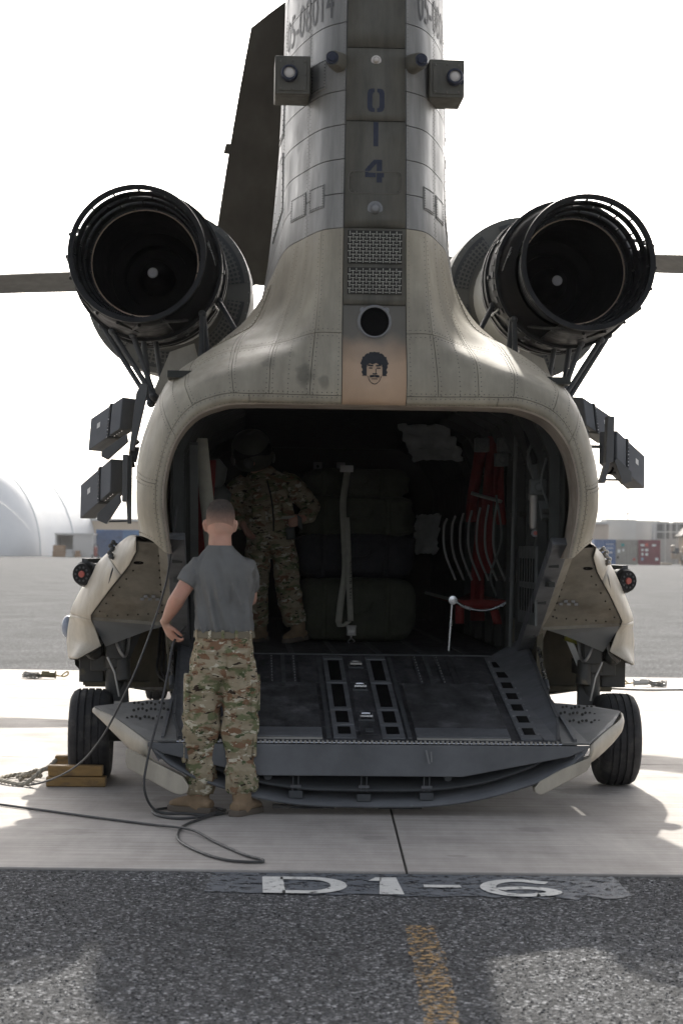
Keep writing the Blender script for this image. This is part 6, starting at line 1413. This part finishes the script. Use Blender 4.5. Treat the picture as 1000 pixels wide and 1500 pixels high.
for s_ in (-1, 1):
    mb = MB(); mb.lathe([(.1, -.05), (.2, -.05), (.2, .05), (.1, .05)], 16, Matrix.Translation((s_ * .32, 0, .19)) @ Matrix.Rotation(R(90), 4, 'Y'), True); mb.build('wheel', rubber, cart)
mb = MB(); mb.tube([(-.3, 0, .2), (.3, 0, .2)], .03, 6); mb.tube(spline([(-.2, .2, .3), (-.2, .25, 1.2), (0, .25, 1.4), (.2, .25, 1.2), (.2, .2, .3)], 4), .03, 6); mb.build('frame', seam, cart)
building('warehouse', 'low beige ribbed building with pale roof behind the right containers', 25.5, 232, 9.5, 10, 4.4, mat('rib_beige', (.50, .43, .35), .8, var=.06, scale=.5), True, (), 12)
building('utility_building', 'pale grey flat-topped block behind the tan container', 33.6, 246, 3.6, 5, 5.2, roofw, False); building('utility_building', 'grey flat-topped block right of the pale one behind the containers', 36.9, 246.5, 2.9, 5, 5.1, grybl, False)
building('louvre_tower', 'dark grey louvred unit above the maroon container', 38.6, 240, 3.4, 4, 4.8, mat('louvre_grey', (.32, .32, .32), .7), False, ((-.9, 3.9, .7, 1.0), (.9, 3.9, .7, 1.0)))
wk = empty('roof_walkway', (40, 236, 0)); tag(wk, 'thin pale scaffold railing in front of the louvred unit', 'railing')
for z in (3.6, 4.6): B('rail', roofw, wk, -4, 4, 0, .12, z, z + .12, smooth=0)
for q in range(7): B('post', roofw, wk, -4 + q * 1.3, -3.88 + q * 1.3, .121, .22, 0, 4.7, smooth=0)
for i, (x, y, w_, h_, c_, lb) in enumerate(((35.3, 216, 1.2, 1.6, (.42, .36, .28), 'tan pile of equipment right of the maroon container'), (37.4, 216, 1.5, 1.2, (.10, .10, .10), 'dark jumble of equipment at the right edge of the apron'))):
    r_ = empty('equipment_pile', (x, y, -.01)); tag(r_, lb, 'equipment'); rn = random.Random(i + 2); mm = mat('pile%d' % i, c_, .7, var=.3, scale=2)
    for q in range(16):
        a, z, s_ = (rn.random() - .5) * w_ * 2, rn.random() * h_, .2 + .25 * rn.random(); mb = MB()
        if q % 3: mb.bx(a - s_, a + s_, rn.random(), 1.2, max(0, z - s_), z + s_ * .6)
        else: mb.lathe([(.0001, 0), (s_ * .6, .02), (s_ * .7, .6), (.0001, .7)], 12, Matrix.Translation((a, rn.random() * .5, z)))
        mb.build('item', mm if q % 4 else (whitem if q % 8 else dkwin), r_, bevel=.03)
gh = empty('guard_hut', (40.4, 232, -.01)); tag(gh, 'narrow tan gabled hut at the right edge behind the equipment', 'hut')
mb = MB(); mb.prism([(-1.5, 0), (1.5, 0), (1.5, 3.4), (0, 4.9), (-1.5, 3.4)], (0, 0, 0), (1, 0, 0), (0, 0, 1), -4); mb.build('wall', tanb, gh, 0)
for s_ in (-1, 1): mb = MB(); mb.beam((s_ * 1.9, 1.8, 3.15), (0, 1.8, 5.05), 4.6, .18, (0, 0, 1)); mb.build('roof', mat('roof_dark', (.22, .20, .18), .8) if 'roof_dark' not in MATS else MATS['roof_dark'], gh, 0)
B('door', dkwin, gh, -.5, .5, -.05, -.003, 0, 3.0, smooth=0)
B('red_awning', mat('awning_red', (.45, .05, .04), .7), gh, 1.52, 4, -.5, 2, 3.2, 3.8, smooth=0)
for (x, y, h_, lb) in ((32.0, 260, 11.0, 'thin antenna mast above the grey block'), (36.6, 262, 12.5, 'taller thin antenna mast right of the grey blocks'), (22.6, 255, 9.0, 'short thin mast near the helicopter\'s right dispensers')):
    mb = MB(); mb.tube([(x, y, 0), (x, y, h_)], [.09, .04], 6); mb.tube([(x - .5, y, h_ * .93), (x + .5, y, h_ * .93)], .03, 5); tag(mb.build('antenna_mast', greyd, None), lb, 'mast')
mb = MB(); mb.tube(spline([(27, 200, 5.0), (34, 200, 5.6), (42, 200, 6.9), (60, 200, 10)], 6), .05, 5); tag(mb.build('overhead_wire', greyd, None), 'overhead wire crossing above the right-hand containers', 'wire')
hl = MB(); rows = []
for i in range(81):
    x = -900 + 1800 * i / 80; h_ = 16 + 10 * noise.noise((x * .006, 0, 3)) + 5 * noise.noise((x * .02, 4, 0)); rows.append([(x, 1500, -1), (x, 1560, h_ * .7), (x, 1640, h_), (x, 1800, h_ * .8)])
hl.grid(rows); tag(hl.build('distant_hills', mat('hill_haze', (.40, .38, .36), 1.0, var=.05, scale=.01), None), 'low pale hills on the horizon', None, None, 'structure')

# ------------------------------------------------------------------ dusty air over the apron
hb = MB(); hb.bx(-1000, 1000, -40, 2200, -2.5, 45); hzo = hb.build('haze', None, None, 0); hzo['kind'] = 'stuff'; hzo['label'] = 'thin pale dust haze in the air over the apron'
hm_ = bpy.data.materials.new('haze_air'); hm_.use_nodes = True; hn = hm_.node_tree.nodes; hn.remove(hn['Principled BSDF'])
pv = hn.new('ShaderNodeVolumePrincipled'); pv.inputs['Color'].default_value = (.97, .97, .97, 1); pv.inputs['Density'].default_value = .00014; pv.inputs['Anisotropy'].default_value = .3
hm_.node_tree.links.new(pv.outputs[0], hn['Material Output'].inputs['Volume']); hzo.data.materials.append(hm_)
